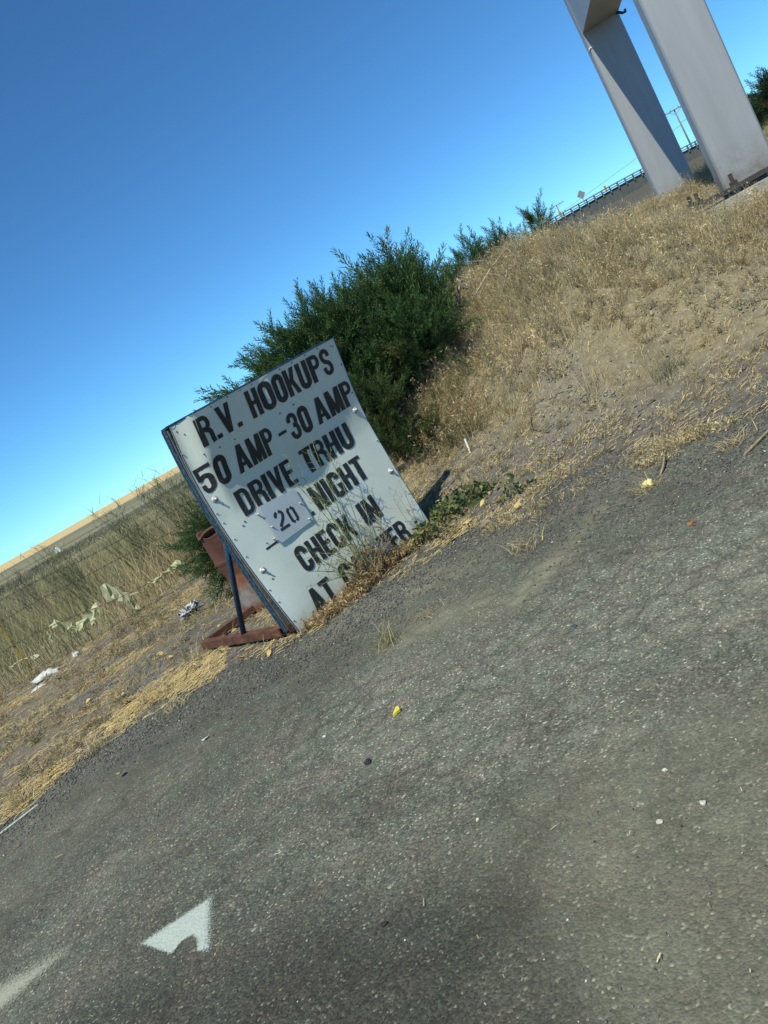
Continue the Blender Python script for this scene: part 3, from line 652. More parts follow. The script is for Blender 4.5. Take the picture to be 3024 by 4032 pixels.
# ------------------------------------------------------------------ junipers
def shoot_template(seed, n=34, L=1.0):
    """a feathery scale-leaf spray of unit length along +Z; returns verts (n,3), quads, tip factor"""
    r = np.random.default_rng(seed); V = []; Q = []; tipf = []
    def leaf(p, d, ln, wd, tf):
        d = d/np.linalg.norm(d); s_ = np.cross(d, r.normal(size=3)); s_ /= np.linalg.norm(s_)
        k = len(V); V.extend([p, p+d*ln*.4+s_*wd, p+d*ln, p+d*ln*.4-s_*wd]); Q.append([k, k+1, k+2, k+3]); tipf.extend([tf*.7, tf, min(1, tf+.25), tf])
    bend = np.array([.22*r.normal(), .22*r.normal(), 0])
    for i in range(n):
        f = (i+.5)/n; base = np.array([0, 0, f])+bend*f*f
        ln = .26*(1-f)**.75*(.6+.7*r.random())+.07; ang = i*2.4+r.random(); el = R(24+16*r.random())
        d = np.array([math.cos(ang)*math.sin(el), math.sin(ang)*math.sin(el), math.cos(el)])+bend*f
        m = 4 if ln > .17 else 3
        for j in range(m):
            p = base+d*ln*j/m
            leaf(p, d+.22*r.normal(size=3), ln/m*1.8, .0085+.003*r.random(), .3*f+.5*j/m)
            leaf(p, d+r.normal(size=3)*.42, ln*.42, .0075, .25*f+.5*j/m)
    leaf(np.array([0, 0, .92])+bend*.85, np.array([0, 0, 1.])+bend*2, .2, .009, 1)
    return np.array(V), np.array(Q), np.array(tipf)
TPL = [shoot_template(100+i) for i in range(6)]
def rot_to(d, r):
    """(n,3) directions to rotation matrices taking +Z there with random twist"""
    d = d/np.linalg.norm(d, axis=1, keepdims=True); a = np.cross(d, r.normal(size=d.shape)); a /= np.linalg.norm(a, axis=1, keepdims=True); b_ = np.cross(d, a)
    return np.stack([a, b_, d], -1)
def juniper(name, base, lumps, n_shoots, seed, dark=(.028, .066, .026), light=(.15, .245, .07), ln=(.26, .50), upb=1.0, label='', group='spreading junipers on the bank', limbs=7, wx=0.0):
    r = np.random.default_rng(seed); root = empty(name, base); B = np.array(base)
    tag(root, label, 'shrub', group)
    wts = np.array([l[3]*l[4]*l[5] for l in lumps])**.67; wts = wts/wts.sum()
    ids = r.choice(len(lumps), n_shoots, p=wts); Lm = np.array([l[:6] for l in lumps], float)
    u = r.normal(size=(n_shoots, 3)); u /= np.linalg.norm(u, axis=1, keepdims=True)
    rad = .35+.5*r.random(n_shoots)**.6
    C = Lm[ids, :3]; Rr = Lm[ids, 3:6]; pos = C+u*Rr*rad[:, None]
    bias = np.array([l[6] if len(l) > 6 else (wx, 0, upb) for l in lumps])[ids]
    d = u*.8+bias+r.normal(size=u.shape)*.32
    d /= np.linalg.norm(d, axis=1, keepdims=True)
    RM = rot_to(d, r); sc = (ln[0]+(ln[1]-ln[0])*r.random(n_shoots))*np.where(r.random(n_shoots) < .12, 1.35, 1.0)
    tpl = r.integers(0, len(TPL), n_shoots); Vs, Qs, Cs = [], [], []; off = 0
    tone = .65+.7*r.random(n_shoots); tone *= np.clip(.75+.4*(u[:, 2]), .5, 1.2)*.0+1
    dk, lt = np.array(dark), np.array(light); yel = r.random(n_shoots) < .09
    for k in range(n_shoots):
        V, Q, tf = TPL[tpl[k]]
        Vs.append((V*sc[k]) @ RM[k].T+pos[k]-B); Qs.append(Q+off); off += len(V)
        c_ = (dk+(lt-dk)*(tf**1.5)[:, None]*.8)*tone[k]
        if yel[k]: c_ = c_*.5+np.array([.16, .13, .05])*.5
        Cs.append(c_)
    Q = np.concatenate(Qs)
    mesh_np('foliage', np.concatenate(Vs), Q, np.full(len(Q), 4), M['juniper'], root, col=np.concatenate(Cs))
    for k in range(limbs):
        j = k % len(lumps); tgt = Lm[j, :3]+r.normal(size=3)*Lm[j, 3:6]*.3-B; st = np.array([r.normal()*.08, r.normal()*.08, -.05])
        mid = (st+tgt)/2+np.array([r.normal()*.1, r.normal()*.1, -.08]); b = MB()
        pts = [tuple((1-f)**2*st+2*f*(1-f)*mid+f*f*tgt) for f in np.linspace(0, 1, 9)]
        b.tube(pts, list(np.linspace(.035, .008, 9)), 7); b.build('limb', M['bark'], root, True)
    return root
M['bark'] = m_simple('grey_brown_bark', (.09, .065, .045), (.19, .155, .12), 20, .9, .2, 0, .01)
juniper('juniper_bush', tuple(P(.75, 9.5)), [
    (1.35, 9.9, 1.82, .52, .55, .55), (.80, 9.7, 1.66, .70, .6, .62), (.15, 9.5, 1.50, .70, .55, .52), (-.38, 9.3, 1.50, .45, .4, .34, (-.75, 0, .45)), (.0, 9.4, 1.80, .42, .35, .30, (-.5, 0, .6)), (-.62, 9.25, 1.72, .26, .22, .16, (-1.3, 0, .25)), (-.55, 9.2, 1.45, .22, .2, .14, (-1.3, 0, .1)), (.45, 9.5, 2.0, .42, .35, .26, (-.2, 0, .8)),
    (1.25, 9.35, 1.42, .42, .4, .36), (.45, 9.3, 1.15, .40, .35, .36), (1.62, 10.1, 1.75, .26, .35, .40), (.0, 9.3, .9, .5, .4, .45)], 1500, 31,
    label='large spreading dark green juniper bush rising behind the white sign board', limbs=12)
juniper('juniper_bush', tuple(P(.50, 8.7)), [(.52, 8.75, 1.0, .20, .2, .26), (.42, 8.6, .66, .20, .2, .22), (.78, 8.5, .50, .14, .14, .16)], 190, 32, (.03, .06, .02), (.12, .17, .05), (.18, .34),
        label='olive green juniper clump low at the right edge of the sign board', limbs=4)
juniper('juniper_bush', tuple(P(-1.75, 9.4)), [(-1.70, 9.3, .62, .40, .3, .32, (-.7, 0, .3)), (-1.45, 9.5, .85, .38, .3, .32, (-.4, 0, .5)), (-1.72, 9.1, .36, .30, .25, .20, (-.8, -.2, .05))], 300, 33, (.028, .066, .026), (.13, .22, .07), (.22, .40),
        label='low green juniper leaning out to the left behind the rusty drum', limbs=5)
for i, (x, y, zt, wd_, lab) in enumerate(((2.55, 11.2, 2.16, .28, 'small upright juniper on the bank crest beside the large bush'), (3.12, 11.6, 2.14, .24, 'small pointed juniper, the middle one along the bank crest'), (3.66, 11.6, 2.20, .20, 'small juniper farthest along the crest, below the guardrail'), )):
    zb = float(P(x, y).z); hh = zt-zb
    juniper('juniper_bush', (x, y, zb), [(x, y, zb+hh*.35, wd_, wd_, hh*.4), (x+.12, y, zb+hh*.6, wd_*.6, wd_*.6, hh*.35), (x-wd_*.8, y, zb+hh*.25, wd_*.7, wd_*.7, hh*.25)], 130, 40+i, ln=(.16, .34), label=lab, limbs=3)
juniper('juniper_tree', (15.4, 24, 1.0), [(15.6, 24, 2.35, .95, .8, .55, (-.4, 0, .2)), (15.9, 24.2, 2.0, 1.1, .9, .5), (14.95, 23.9, 2.15, .4, .4, .35, (-.8, 0, .1))], 380, 51, (.02, .045, .022), (.07, .12, .04), (.4, .75), label='dark evergreen tree at the right edge beyond the near pylon column', limbs=7)

# ------------------------------------------------------------------ highway beyond: guardrail, poles, road signs
M['galv'] = m_simple('galvanised_rail', (.12, .15, .15), (.18, .20, .195), 3, .5, .4, .2)
M['wood_pole'] = m_simple('weathered_pole_wood', (.16, .135, .10), (.26, .225, .17), 5, .9, .2)
def top_z(x, y): return float(base_h(np.array([x]), np.array([y]))[0])
rail = empty('guardrail', (70, 143.5, 6)); tag(rail, 'long galvanised guardrail along the highway embankment on the skyline', 'guardrail')
xs = list(np.arange(44, 150, 1.5))
def rz(x): return 5.95+.55*sstep(40, 58, x)*.0+(.85-.9*float(sstep(60, 92, x)))
b = MB()
for za, zb in ((.78, .98), (.40, .56)):
    top = [(x-70, 0, rz(x)-6+zb-.3) for x in xs]; bot = [(x-70, 0, rz(x)-6+za-.3) for x in xs]
    b.quadstrip(bot, top); b.quadstrip([(p[0], .12, p[2]) for p in top], [(p[0], .12, p[2]) for p in bot]); b.quadstrip(top, [(p[0], .12, p[2]) for p in top])
b.build('rail', M['galv'], rail)
postm = None
for x in xs:
    if postm is None:
        b = MB(); b.box((0, 0, 0), (.22, .2, 1.2)); o = b.build('post', M['galv'], rail); postm = o
    else: o = postm.copy(); COL.objects.link(o); o.parent = rail
    o.location = (x-70, .18, rz(x)-6+.10)
b = MB()
b.quadstrip([(x-70, .3, rz(x)-6-.02) for x in xs], [(x-70, .3, rz(x)-6-3.5) for x in xs]); b.quadstrip([(x-70, 14, rz(x)-6-.02) for x in xs], [(x-70, .3, rz(x)-6-.02) for x in xs])
o = b.build('bridge_deck', m_simple('deck_concrete', (.075, .08, .078), (.11, .115, .105), 1.5)); o.location = (70, 143.5, 6); tag(o, kind='structure')
def utility_pole(x, y, zb, zt, armw, label, lean=0.0):
    root = empty('utility_pole', (x, y, zb)); tag(root, label, 'pole', 'wooden utility poles beyond the highway')
    b = MB(); b.tube([(0, 0, 0), (lean*.5, 0, (zt-zb)*.5), (lean, 0, zt-zb)], [.19, .16, .13], 8); b.build('pole', M['wood_pole'], root, True)
    b = MB(); b.box((lean, -.2, zt-zb-.25), (armw, .14, .18)); arm = b.build('crossarm', M['wood_pole'], root)
    for k in (-.46, -.2, .2, .46):
        b = MB(); b.lathe([(.001, .0), (.06, .0), (.09, .1), (.05, .2), (.07, .25), (.001, .3)], 8, (lean+k*armw, -.2, zt-zb-.15)); b.build('insulator', m_simple('insulator_glass', (.1, .1, .1), (.2, .2, .2), 5), arm, True)
    b = MB(); b.bar((lean, -.08, zt-zb-1.1), (lean-armw*.3, -.2, zt-zb-.35), .06, .06); b.bar((lean, -.08, zt-zb-1.1), (lean+armw*.3, -.2, zt-zb-.35), .06, .06); b.build('brace', M['wood_pole'], root)
    return root
utility_pole(84.9, 160, 4.5, 14.7, 4.3, 'wooden utility pole with crossarm seen between the two pylon columns', -.2)
utility_pole(83.5, 235, 3.0, 14.0, 4.6, 'distant wooden utility pole left of the diamond road sign')
def wire(name, p, q, sag, label, r_=.03):
    p, q = Vector(p), Vector(q); b = MB()
    b.tube([p.lerp(q, f)+Vector((0, 0, -4*sag*f*(1-f)))-p for f in np.linspace(0, 1, 13)], r_, 5); o = b.build(name, M['dark_steel']); o.location = p; tag(o, label, 'wire', 'overhead power lines'); return o
wire('power_line', (84.8, 160, 11.9), (130, 176, 14.5), .8, 'power line running right from the nearer utility pole')
wire('power_line', (84.8, 160, 11.5), (60, 262, 10.5), .8, 'power line running left from the nearer utility pole')
M['amber'] = m_simple('amber_reflector', (.42, .22, .02), (.55, .32, .04), 4, .5)
M['signback'] = m_simple('grey_sign_back', (.26, .25, .25), (.36, .34, .33), 6, .5, .4, .4)
rs = empty('road_sign', (57.3, 148, 6.0)); tag(rs, 'diamond road sign seen from the back above the guardrail', 'road sign')
b = MB(); b.tube([(0, 0, 0), (0, 0, 2.6)], .05, 6); b.build('post', M['wood_pole'], rs)
b = MB(); b.box((0, -.08, 2.75), (1.15, .03, 1.15), Matrix.Rotation(R(45), 3, 'Y')); b.build('panel', M['signback'], rs)
for x, lab, h_ in ((61.2, 'amber marker post beside the diamond road sign on the guardrail', 1.55), (52.2, 'amber marker post at the far left end of the guardrail', 1.6)):
    mk = empty('marker_post', (x, 147, 6.0)); tag(mk, lab, 'marker post', 'amber marker posts along the highway')
    b = MB(); b.box((0, 0, .55), (.12, .06, 1.1)); b.build('post', M['galv'], mk)
    b = MB(); b.box((0, -.05, h_), (.42, .03, 1.0)); b.build('reflector', M['amber'], mk)

# ------------------------------------------------------------------ grass and straw (stuff)
def blades(pos, height, width, lean, cols, seed, seg=3, droop=.5):
    """curved tapering blades; pos (n,3), height (n), lean dir random"""
    r = np.random.default_rng(seed); n = len(pos); az = r.random(n)*6.2832
    if lean.ndim == 2: az = lean[:, 1]+(r.random(n)-.5)*1.6; ln = lean[:, 0]
    else: ln = lean
    dx, dy = np.cos(az), np.sin(az); sx, sy = -dy, dx
    tw = r.random(n)*6.28; wx_, wy_ = np.cos(tw), np.sin(tw)
    V = np.zeros((n, seg*2+1, 3)); Cc = np.zeros((n, seg*2+1, 3))
    for k in range(seg+1):
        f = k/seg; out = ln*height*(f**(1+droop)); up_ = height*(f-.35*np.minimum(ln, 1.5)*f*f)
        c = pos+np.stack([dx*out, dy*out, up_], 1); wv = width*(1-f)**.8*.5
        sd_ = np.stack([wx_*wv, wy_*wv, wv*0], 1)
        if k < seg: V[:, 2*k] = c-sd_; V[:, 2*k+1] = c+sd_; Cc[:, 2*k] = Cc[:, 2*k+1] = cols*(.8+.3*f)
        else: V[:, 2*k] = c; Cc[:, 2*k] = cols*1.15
    m = seg*2+1; base = np.arange(n)[:, None]*m; tri = []
    for k in range(seg-1): tri += [[2*k, 2*k+1, 2*k+3], [2*k, 2*k+3, 2*k+2]]
    tri += [[2*seg-2, 2*seg-1, 2*seg]]
    Fi = (base[:, None, :]+np.array(tri)[None]).reshape(-1, 3)
    return V.reshape(-1, 3), Fi, Cc.reshape(-1, 3)
def stuff_tris(name, parts, mat, label=None, cat=None, kind='stuff', parent=None, origin=None):
    V = []; F_ = []; C_ = []; o = 0
    for v, f, c in parts: V.append(v); F_.append(f+o); C_.append(c); o += len(v)
    V = np.concatenate(V); F_ = np.concatenate(F_); C_ = np.concatenate(C_)
    if origin is not None: V = V-np.array(origin)
    ob = mesh_np(name, V, F_, np.full(len(F_), 3), mat, parent, col=C_)
    if kind and parent is None: tag(ob, label, cat, kind=kind)
    return ob
STRAW = np.array([[.48, .39, .22], [.41, .33, .18], [.56, .47, .28], [.33, .26, .15], [.44, .34, .18]])
def straw_cols(n, r, mul=1.0, green=0.0):
    c = STRAW[r.integers(0, len(STRAW), n)]*(.75+.5*r.random(n))[:, None]*mul
    if green: g = r.random(n) < green; c[g] = np.array([.14, .17, .06])*(.7+.6*r.random(g.sum()))[:, None]
    return c
def scatter(n, x0, x1, y0, y1, r, dens):
    """rejection sampling with a density function 0..1"""
    xs_, ys_ = [], []; got = 0
    while got < n:
        x = x0+(x1-x0)*r.random(n*2); y = y0+(y1-y0)*r.random(n*2); k = r.random(n*2) < dens(x, y)
        xs_.append(x[k]); ys_.append(y[k]); got += k.sum()
    return np.concatenate(xs_)[:n], np.concatenate(ys_)[:n]
def g3(x, y, dz=0): return np.stack([x, y, ground_h(x, y)+dz], 1)
def in_things(x, y):
    fr = np.zeros(len(x), bool)
    for c_, w_, l_ in ((rc-pd*.20-axd*.12, 2.0, 1.75), (lc, 1.35, 1.05)):
        dx_, dy_ = x-c_.x, y-c_.y; fr |= (np.abs(dx_*pd.x+dy_*pd.y) < w_/2) & (np.abs(dx_*axd.x+dy_*axd.y) < l_/2)
    return fr
# 1 dry grass on the bank
r = np.random.default_rng(1)
def d_bank(x, y):
    b = base_h(x, y); cl = fbm(x*1.7, y*1.7, 61); d = y-edge(x)
    k = sstep(.35, .62, cl+.30*sstep(.9, 1.6, b)-.08)*sstep(.05, .5, b+.1*d)
    up_ = .30+.70*sstep(.6, 1.3, b)
    return np.where((x > -1.2) & (d > .5) & ~in_things(x, y), k*up_, 0)
FOV = lambda x, y: (x < .72*y+.6) & (x > -.9*y)
x, y = scatter(95000, -1.2, 11, 5, 16, r, lambda x, y: d_bank(x, y)*FOV(x, y))
hb = .05+.20*r.random(len(x))*(.45+.75*sstep(.5, 1.5, base_h(x, y)))
near = y < 9.5
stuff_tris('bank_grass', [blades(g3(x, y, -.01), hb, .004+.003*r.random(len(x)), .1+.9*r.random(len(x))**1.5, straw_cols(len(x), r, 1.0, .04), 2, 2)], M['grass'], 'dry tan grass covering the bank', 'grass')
def weed_mass(cx, cy, n_st, n_bit, h_, spread, pal, seed, w_=.0035, bit=.011, hf=ground_h):
    """many bushy dead weeds at once: thin bent stems plus leaf-sized specks along them"""
    r = np.random.default_rng(seed); N = len(cx); q = np.repeat(np.arange(N), n_st); m = len(q)
    pc = pal[r.integers(0, len(pal), N)]*(.75+.5*r.random(N))[:, None]
    px = cx[q]+r.normal(size=m)*.10*h_[q]; py = cy[q]+r.normal(size=m)*.10*h_[q]; p = np.stack([px, py, hf(px, py)-.01], 1)
    hh = h_[q]*(.45+.6*r.random(m)); A = blades(p, hh, np.full(m, w_), spread*(.15+r.random(m)), pc[q]*(.75+.5*r.random(m))[:, None], seed+1, 2, .15)
    cen = A[0].reshape(m, 5, 3)[:, [0, 2, 4]]
    k = N*n_bit; st = (np.repeat(np.arange(N), n_bit)*n_st+r.integers(0, n_st, k)); f = (.25+.75*r.random(k)**.8)*2; i0 = np.minimum(f.astype(int), 1); fr = f-i0
    pp = cen[st, i0]*(1-fr)[:, None]+cen[st, i0+1]*fr[:, None]+r.normal(size=(k, 3))*.012
    d1 = r.normal(size=(k, 3)); d1 /= np.linalg.norm(d1, axis=1, keepdims=True); d2 = np.cross(d1, r.normal(size=(k, 3))); d2 /= np.linalg.norm(d2, axis=1, keepdims=True)
    ls = bit*(.5+1.4*r.random(k)); V = np.stack([pp-d2*(ls*.22)[:, None], pp+d2*(ls*.22)[:, None], pp+d1*(ls*1.8)[:, None]], 1)
    cb = pc[np.repeat(np.arange(N), n_bit)]*(.65+.8*r.random(k))[:, None]
    return [A, (V.reshape(-1, 3), np.arange(k*3).reshape(-1, 3), np.repeat(cb, 3, 0))]
WPAL = np.array([[.44, .365, .205], [.52, .44, .27], [.36, .285, .155], [.40, .31, .165], [.28, .26, .155], [.48, .39, .22], [.25, .23, .17]])
def d_w(x, y):
    b = base_h(x, y); d = y-edge(x); cl = fbm(x*1.25, y*1.25, 63)
    return np.where((d > .25) & (b > .005) & ~in_things(x, y), np.clip(.10+1.2*sstep(.44, .62, cl+.40*sstep(.45, .95, b)+.09), 0, 1)*(.45+.55*sstep(.2, .8, b)), 0)
x, y = scatter(10500, -.5, 10.5, 5, 15.5, r, lambda x, y: d_w(x, y)*FOV(x, y))
hb = (.07+.26*r.random(len(x))**1.4)*(.5+.9*sstep(.4, 1.2, base_h(x, y)))
stuff_tris('dead_weeds', weed_mass(x, y, 15, 28, hb, .7, WPAL, 21, .0042, .0115), M['grass'], 'bushy dead tan weeds tangled over the bank', 'weeds')
x, y = scatter(330, .9, 9, 7.6, 15.5, r, lambda x, y: FOV(x, y)*np.where((base_h(x, y) > .5) & ~in_things(x, y), 1, 0))
stuff_tris('tall_dead_weeds', weed_mass(x, y, 34, 130, .16+.32*r.random(len(x)), .75, np.array([[.50, .41, .25], [.44, .34, .20], [.56, .47, .30]]), 24, .0042, .0135), M['grass'], 'taller fluffy dead weeds on the upper bank and crest', 'weeds')
x = .50+.65*r.random(150)+.35*r.random(150); y = 8.2+1.0*r.random(150)
stuff_tris('bush_foot_weeds', weed_mass(x, y, 16, 60, .18+.36*r.random(150), .7, np.array([[.38, .29, .16], [.32, .24, .135], [.44, .35, .20], [.20, .20, .10]]), 35, .004, .014), M['grass'], 'brown dry growth at the foot of the large juniper', 'weeds')
xc, yc = scatter(300, .6, 9, 6.6, 15, r, lambda x, y: FOV(x, y)*np.where((base_h(x, y) > .2) & ~in_things(x, y), .4+.6*sstep(.4, .6, fbm(x*.9, y*.9, 64)), 0))
q = np.repeat(np.arange(300), 70); sp = (.03+.06*r.random(300))[q]; x = xc[q]+r.normal(size=len(q))*sp; y = yc[q]+r.normal(size=len(q))*sp
tone = (.65+.6*r.random(300))[q][:, None]; hue = np.array([[.52, .44, .27], [.46, .37, .20], [.36, .30, .19], [.30, .29, .18]])[r.integers(0, 4, 300)][q]
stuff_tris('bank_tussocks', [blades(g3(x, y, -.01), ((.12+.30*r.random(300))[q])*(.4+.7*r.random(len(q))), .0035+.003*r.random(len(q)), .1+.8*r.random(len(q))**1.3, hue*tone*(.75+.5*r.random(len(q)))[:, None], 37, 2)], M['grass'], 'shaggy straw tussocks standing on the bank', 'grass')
# 2 tall field grass beyond the fence
r = np.random.default_rng(5)
x, y = scatter(52000, -22, 3.2, 11.6, 34, r, lambda x, y: (.35+.65*sstep(.35, .6, fbm(x*.5, y*.5, 71)))*(x < 3-.0*y)*(1-.6*sstep(14, 34, y)))
cl = fbm(x*.35, y*.35, 72)
cc = straw_cols(len(x), r, .95, .0); gr = sstep(.40, .62, cl)[:, None]*.75; cc = cc*(1-gr)+np.array([.27, .275, .145])*(.6+.7*r.random(len(x)))[:, None]*gr
near_f = 1-sstep(11.6, 13, y)*.0
hb = (.40+.65*r.random(len(x)))*(.5+.5*sstep(11.6, 15, y))*(.75+.6*sstep(.4, .65, fbm(x*.6+9, y*.6, 73)))
stuff_tris('field_grass', [blades(g3(x, y, -.02), hb, .008+.006*r.random(len(x)), np.stack([.1+.6*r.random(len(x)), r.random(len(x))*6.28], 1), cc, 6)], M['grass'], 'tall grey green and tan grass beyond the wire fence', 'grass')
# far grass and sage clumps as coarser tufts
x, y = scatter(34000, -60, 20, 30, 140, r, lambda x, y: sstep(.42, .6, fbm(x*.09, y*.12, 75)))
x = x*(.4+.6*y/135)-4
cc = np.where((fbm(x*.05, y*.09, 13) > .45)[:, None], np.array([.12, .125, .085]), np.array([.30, .265, .16]))*(.6+.8*r.random(len(x)))[:, None]
stuff_tris('sagebrush', [blades(g3(x, y, -.05), (.25+.45*r.random(len(x))), .05+.06*r.random(len(x)), .5+.8*r.random(len(x)), cc, 8, 2)], M['grass'], 'grey sagebrush and grass across the lower field', 'sagebrush')
# tall stalks standing against the sky, each clump a plant of its own
def stalk_clump(x, y, n, h_, seed, label, colr=(.17, .18, .10)):
    r = np.random.default_rng(seed); parts = []
    p = np.stack([x+r.normal(size=n)*.22, y+r.normal(size=n)*.25, np.zeros(n)], 1); p[:, 2] = ground_h(p[:, 0], p[:, 1])
    cz = np.array(colr)*(.6+.8*r.random(n))[:, None]
    hh = h_*(.45+.55*r.random(n)); A = blades(p, hh, np.full(n, .015), np.stack([.12+.25*r.random(n), np.full(n, math.pi*.95)+r.normal(size=n)*.5], 1), cz, seed+1, 4, .3); parts.append(A)
    m = n*14; q = r.integers(0, n, m); vv = A[0].reshape(n, 9, 3); f = (.45+.55*r.random(m))*4; i0 = np.minimum(f.astype(int), 3); fr = f-i0
    cen = vv[:, [0, 2, 4, 6, 8]]; pp = cen[q, i0]*(1-fr)[:, None]+cen[q, i0+1]*fr[:, None]
    parts.append(blades(pp, .08+.20*r.random(m), np.full(m, .009), .3+.7*r.random(m), cz[q]*1.1, seed+2, 2, .1))
    root = empty('stalk_plant', (x, y, float(ground_h(np.array([x]), np.array([y]))[0]))); tag(root, label, 'weed', 'tall stalk plants beyond the fence')
    stuff_tris('stems', parts, M['grass'], parent=root, origin=tuple(root.location))
for i, (x, y, n, h_, lab) in enumerate(((-5.6, 15.5, 60, 1.7, 'tall green stalk plant near the middle of the field edge'), (-4.0, 15.0, 75, 1.85, 'tall dense stalk plant left of the juniper, tallest against the sky'), (-2.9, 14.8, 75, 1.85, 'tall stalk plant just left of the white sign board'),
                                       (-7.1, 17.0, 45, 1.6, 'sparse stalk plant third from the sign along the field edge'), (-8.6, 18.5, 40, 1.5, 'grey stalk plant at the left edge of the field'), (-3.5, 16.8, 40, 1.95, 'dark stalk plant behind the two nearest the sign'))):
    stalk_clump(x, y, n, h_, 300+i*7, lab, (.15, .165, .085) if i in (0, 1, 2) else (.16, .15, .10))
# 3 straw lying flat along the verge and weeds standing in it
r = np.random.default_rng(9)
def lying(x, y, L, wd, az, cols, seed, dz=.006):
    r = np.random.default_rng(seed); n = len(x); dx, dy = np.cos(az)*L/2, np.sin(az)*L/2; bnd = (r.random(n)-.5)*.3*L
    pts = [np.stack([x-dx, y-dy], 1), np.stack([x-dy/L*bnd, y+dx/L*bnd], 1), np.stack([x+dx, y+dy], 1)]
    lift = dz+.02*r.random(n)
    V = np.zeros((n, 6, 3))
    for k, p in enumerate(pts):
        zz_ = surf_h(p[:, 0], p[:, 1])+lift*(1 if k == 1 else .5+.8*r.random(n))
        V[:, 2*k] = np.stack([p[:, 0]+np.sin(az)*wd/2, p[:, 1]-np.cos(az)*wd/2, zz_], 1); V[:, 2*k+1] = np.stack([p[:, 0]-np.sin(az)*wd/2, p[:, 1]+np.cos(az)*wd/2, zz_+wd*.5], 1)
    F_ = (np.arange(n)[:, None, None]*6+np.array([[0, 2, 3], [0, 3, 1], [2, 4, 5], [2, 5, 3]])[None]).reshape(-1, 3)
    return V.reshape(-1, 3), F_, np.repeat(cols, 6, 0)
def d_straw(x, y):
    d = y-edge(x); cl = fbm(x*1.6+3, y*2.6, 81)
    strip = np.exp(-((d-.35)/.40)**2)*(x < -1.7)*sstep(.30, .5, fbm(x*2.2, y*3.0, 82))
    patch = .22*sstep(.5, .66, cl)*(d > .2)*(y < 12.5)
    bare = .035*(d > .1)
    right = .45*np.exp(-((d-.2)/.35)**2)*(x > -1.5)*sstep(.4, .58, fbm(x*2, y*2, 83))
    return np.clip(strip+patch+bare+right, 0, 1)*(d > -.2)*np.where(x > .6, .55, 1)
x, y = scatter(38000, -8, 6, 4.4, 12.6, r, d_straw)
az = np.where(r.random(len(x)) < .22, .45+r.normal(size=len(x))*.4, r.random(len(x))*3.14)
stuff_tris('loose_straw', [lying(x, y, .02+.085*r.random(len(x))**1.7, .0022+.0018*r.random(len(x)), az, straw_cols(len(x), r, 1.2)*np.array([1.05, 1.0, .82]), 10)], M['grass'], 'dry straw lying flat along the edge of the asphalt', 'straw')
x, y = scatter(700, -4, 4, 1.2, 6.2, r, lambda x, y: (y < edge(x))*(.15+.85*np.exp(-((edge(x)-y)/.6)**2)))
stuff_tris('straw_bits', [lying(x, y, .008+.035*r.random(len(x))**3, .0018+.001*r.random(len(x)), r.random(len(x))*3.14, straw_cols(len(x), r, 1.2), 11, .003)], M['grass'], 'scattered bits of straw on the asphalt', 'straw')
def d_verge(x, y):
    d = y-edge(x); cl = fbm(x*2.1+7, y*2.1, 85)
    return np.where((d > .12) & (y < 12) & (x < .9), sstep(.50, .66, cl)*.9+.10, 0)*sstep(12.2, 11, y)
x, y = scatter(11000, -8, .9, 5, 12.2, r, d_verge)
stuff_tris('verge_grass', [blades(g3(x, y, -.005), .04+.13*r.random(len(x)), .004+.003*r.random(len(x)), .5+1.4*r.random(len(x)), straw_cols(len(x), r, .95, .16), 12)], M['grass'], 'short dry grass and weeds on the dirt verge', 'grass')
x, y = scatter(800, -7.5, .5, 5.4, 12.2, r, lambda x, y: np.where((y-edge(x) > .15), .15+.85*sstep(.45, .6, fbm(x*1.3, y*1.3, 87)), 0))
stuff_tris('verge_weeds', weed_mass(x, y, 10, 30, .05+.12*r.random(len(x)), 1.3, np.array([[.30, .22, .12], [.34, .26, .145], [.21, .19, .10], [.25, .175, .09], [.17, .17, .095]]), 27, .0035, .015), M['grass'], 'small wiry brown weeds on the dirt verge', 'weeds')
x, y = scatter(380, .6, 5, 4, 7.5, r, lambda x, y: np.where((y-edge(x) > -.75+.5*sstep(1.5, 2.2, x)) & (y-edge(x) < .6), sstep(.52, .64, fbm(x*1.5, y*1.5, 88)), 0))
stuff_tris('toe_weeds', weed_mass(x, y, 10, 34, .04+.08*r.random(len(x)), 1.5, WPAL, 29, .0032, .011, surf_h), M['grass'], 'low brown weeds along the toe of the bank', 'weeds')
# dense dry growth along the foot of the sign board
u = r.random(230); a_ = .05+1.5*u; off = .05+.26*r.random(230)*(1-.45*u); x = A0.x+math.cos(YAW)*a_+nn.x*off; y = A0.y+math.sin(YAW)*a_+nn.y*off
hh_ = .05+.10*r.random(230)+.14*np.exp(-((a_-.85)/.22)**2)
stuff_tris('sign_foot_weeds', weed_mass(x, y, 10, 40, hh_, 1.0, np.array([[.36, .25, .13], [.42, .31, .17], [.28, .20, .11], [.21, .18, .09]]), 31, .0035, .014, surf_h), M['grass'], 'dry brown weeds growing along the foot of the sign board', 'weeds')

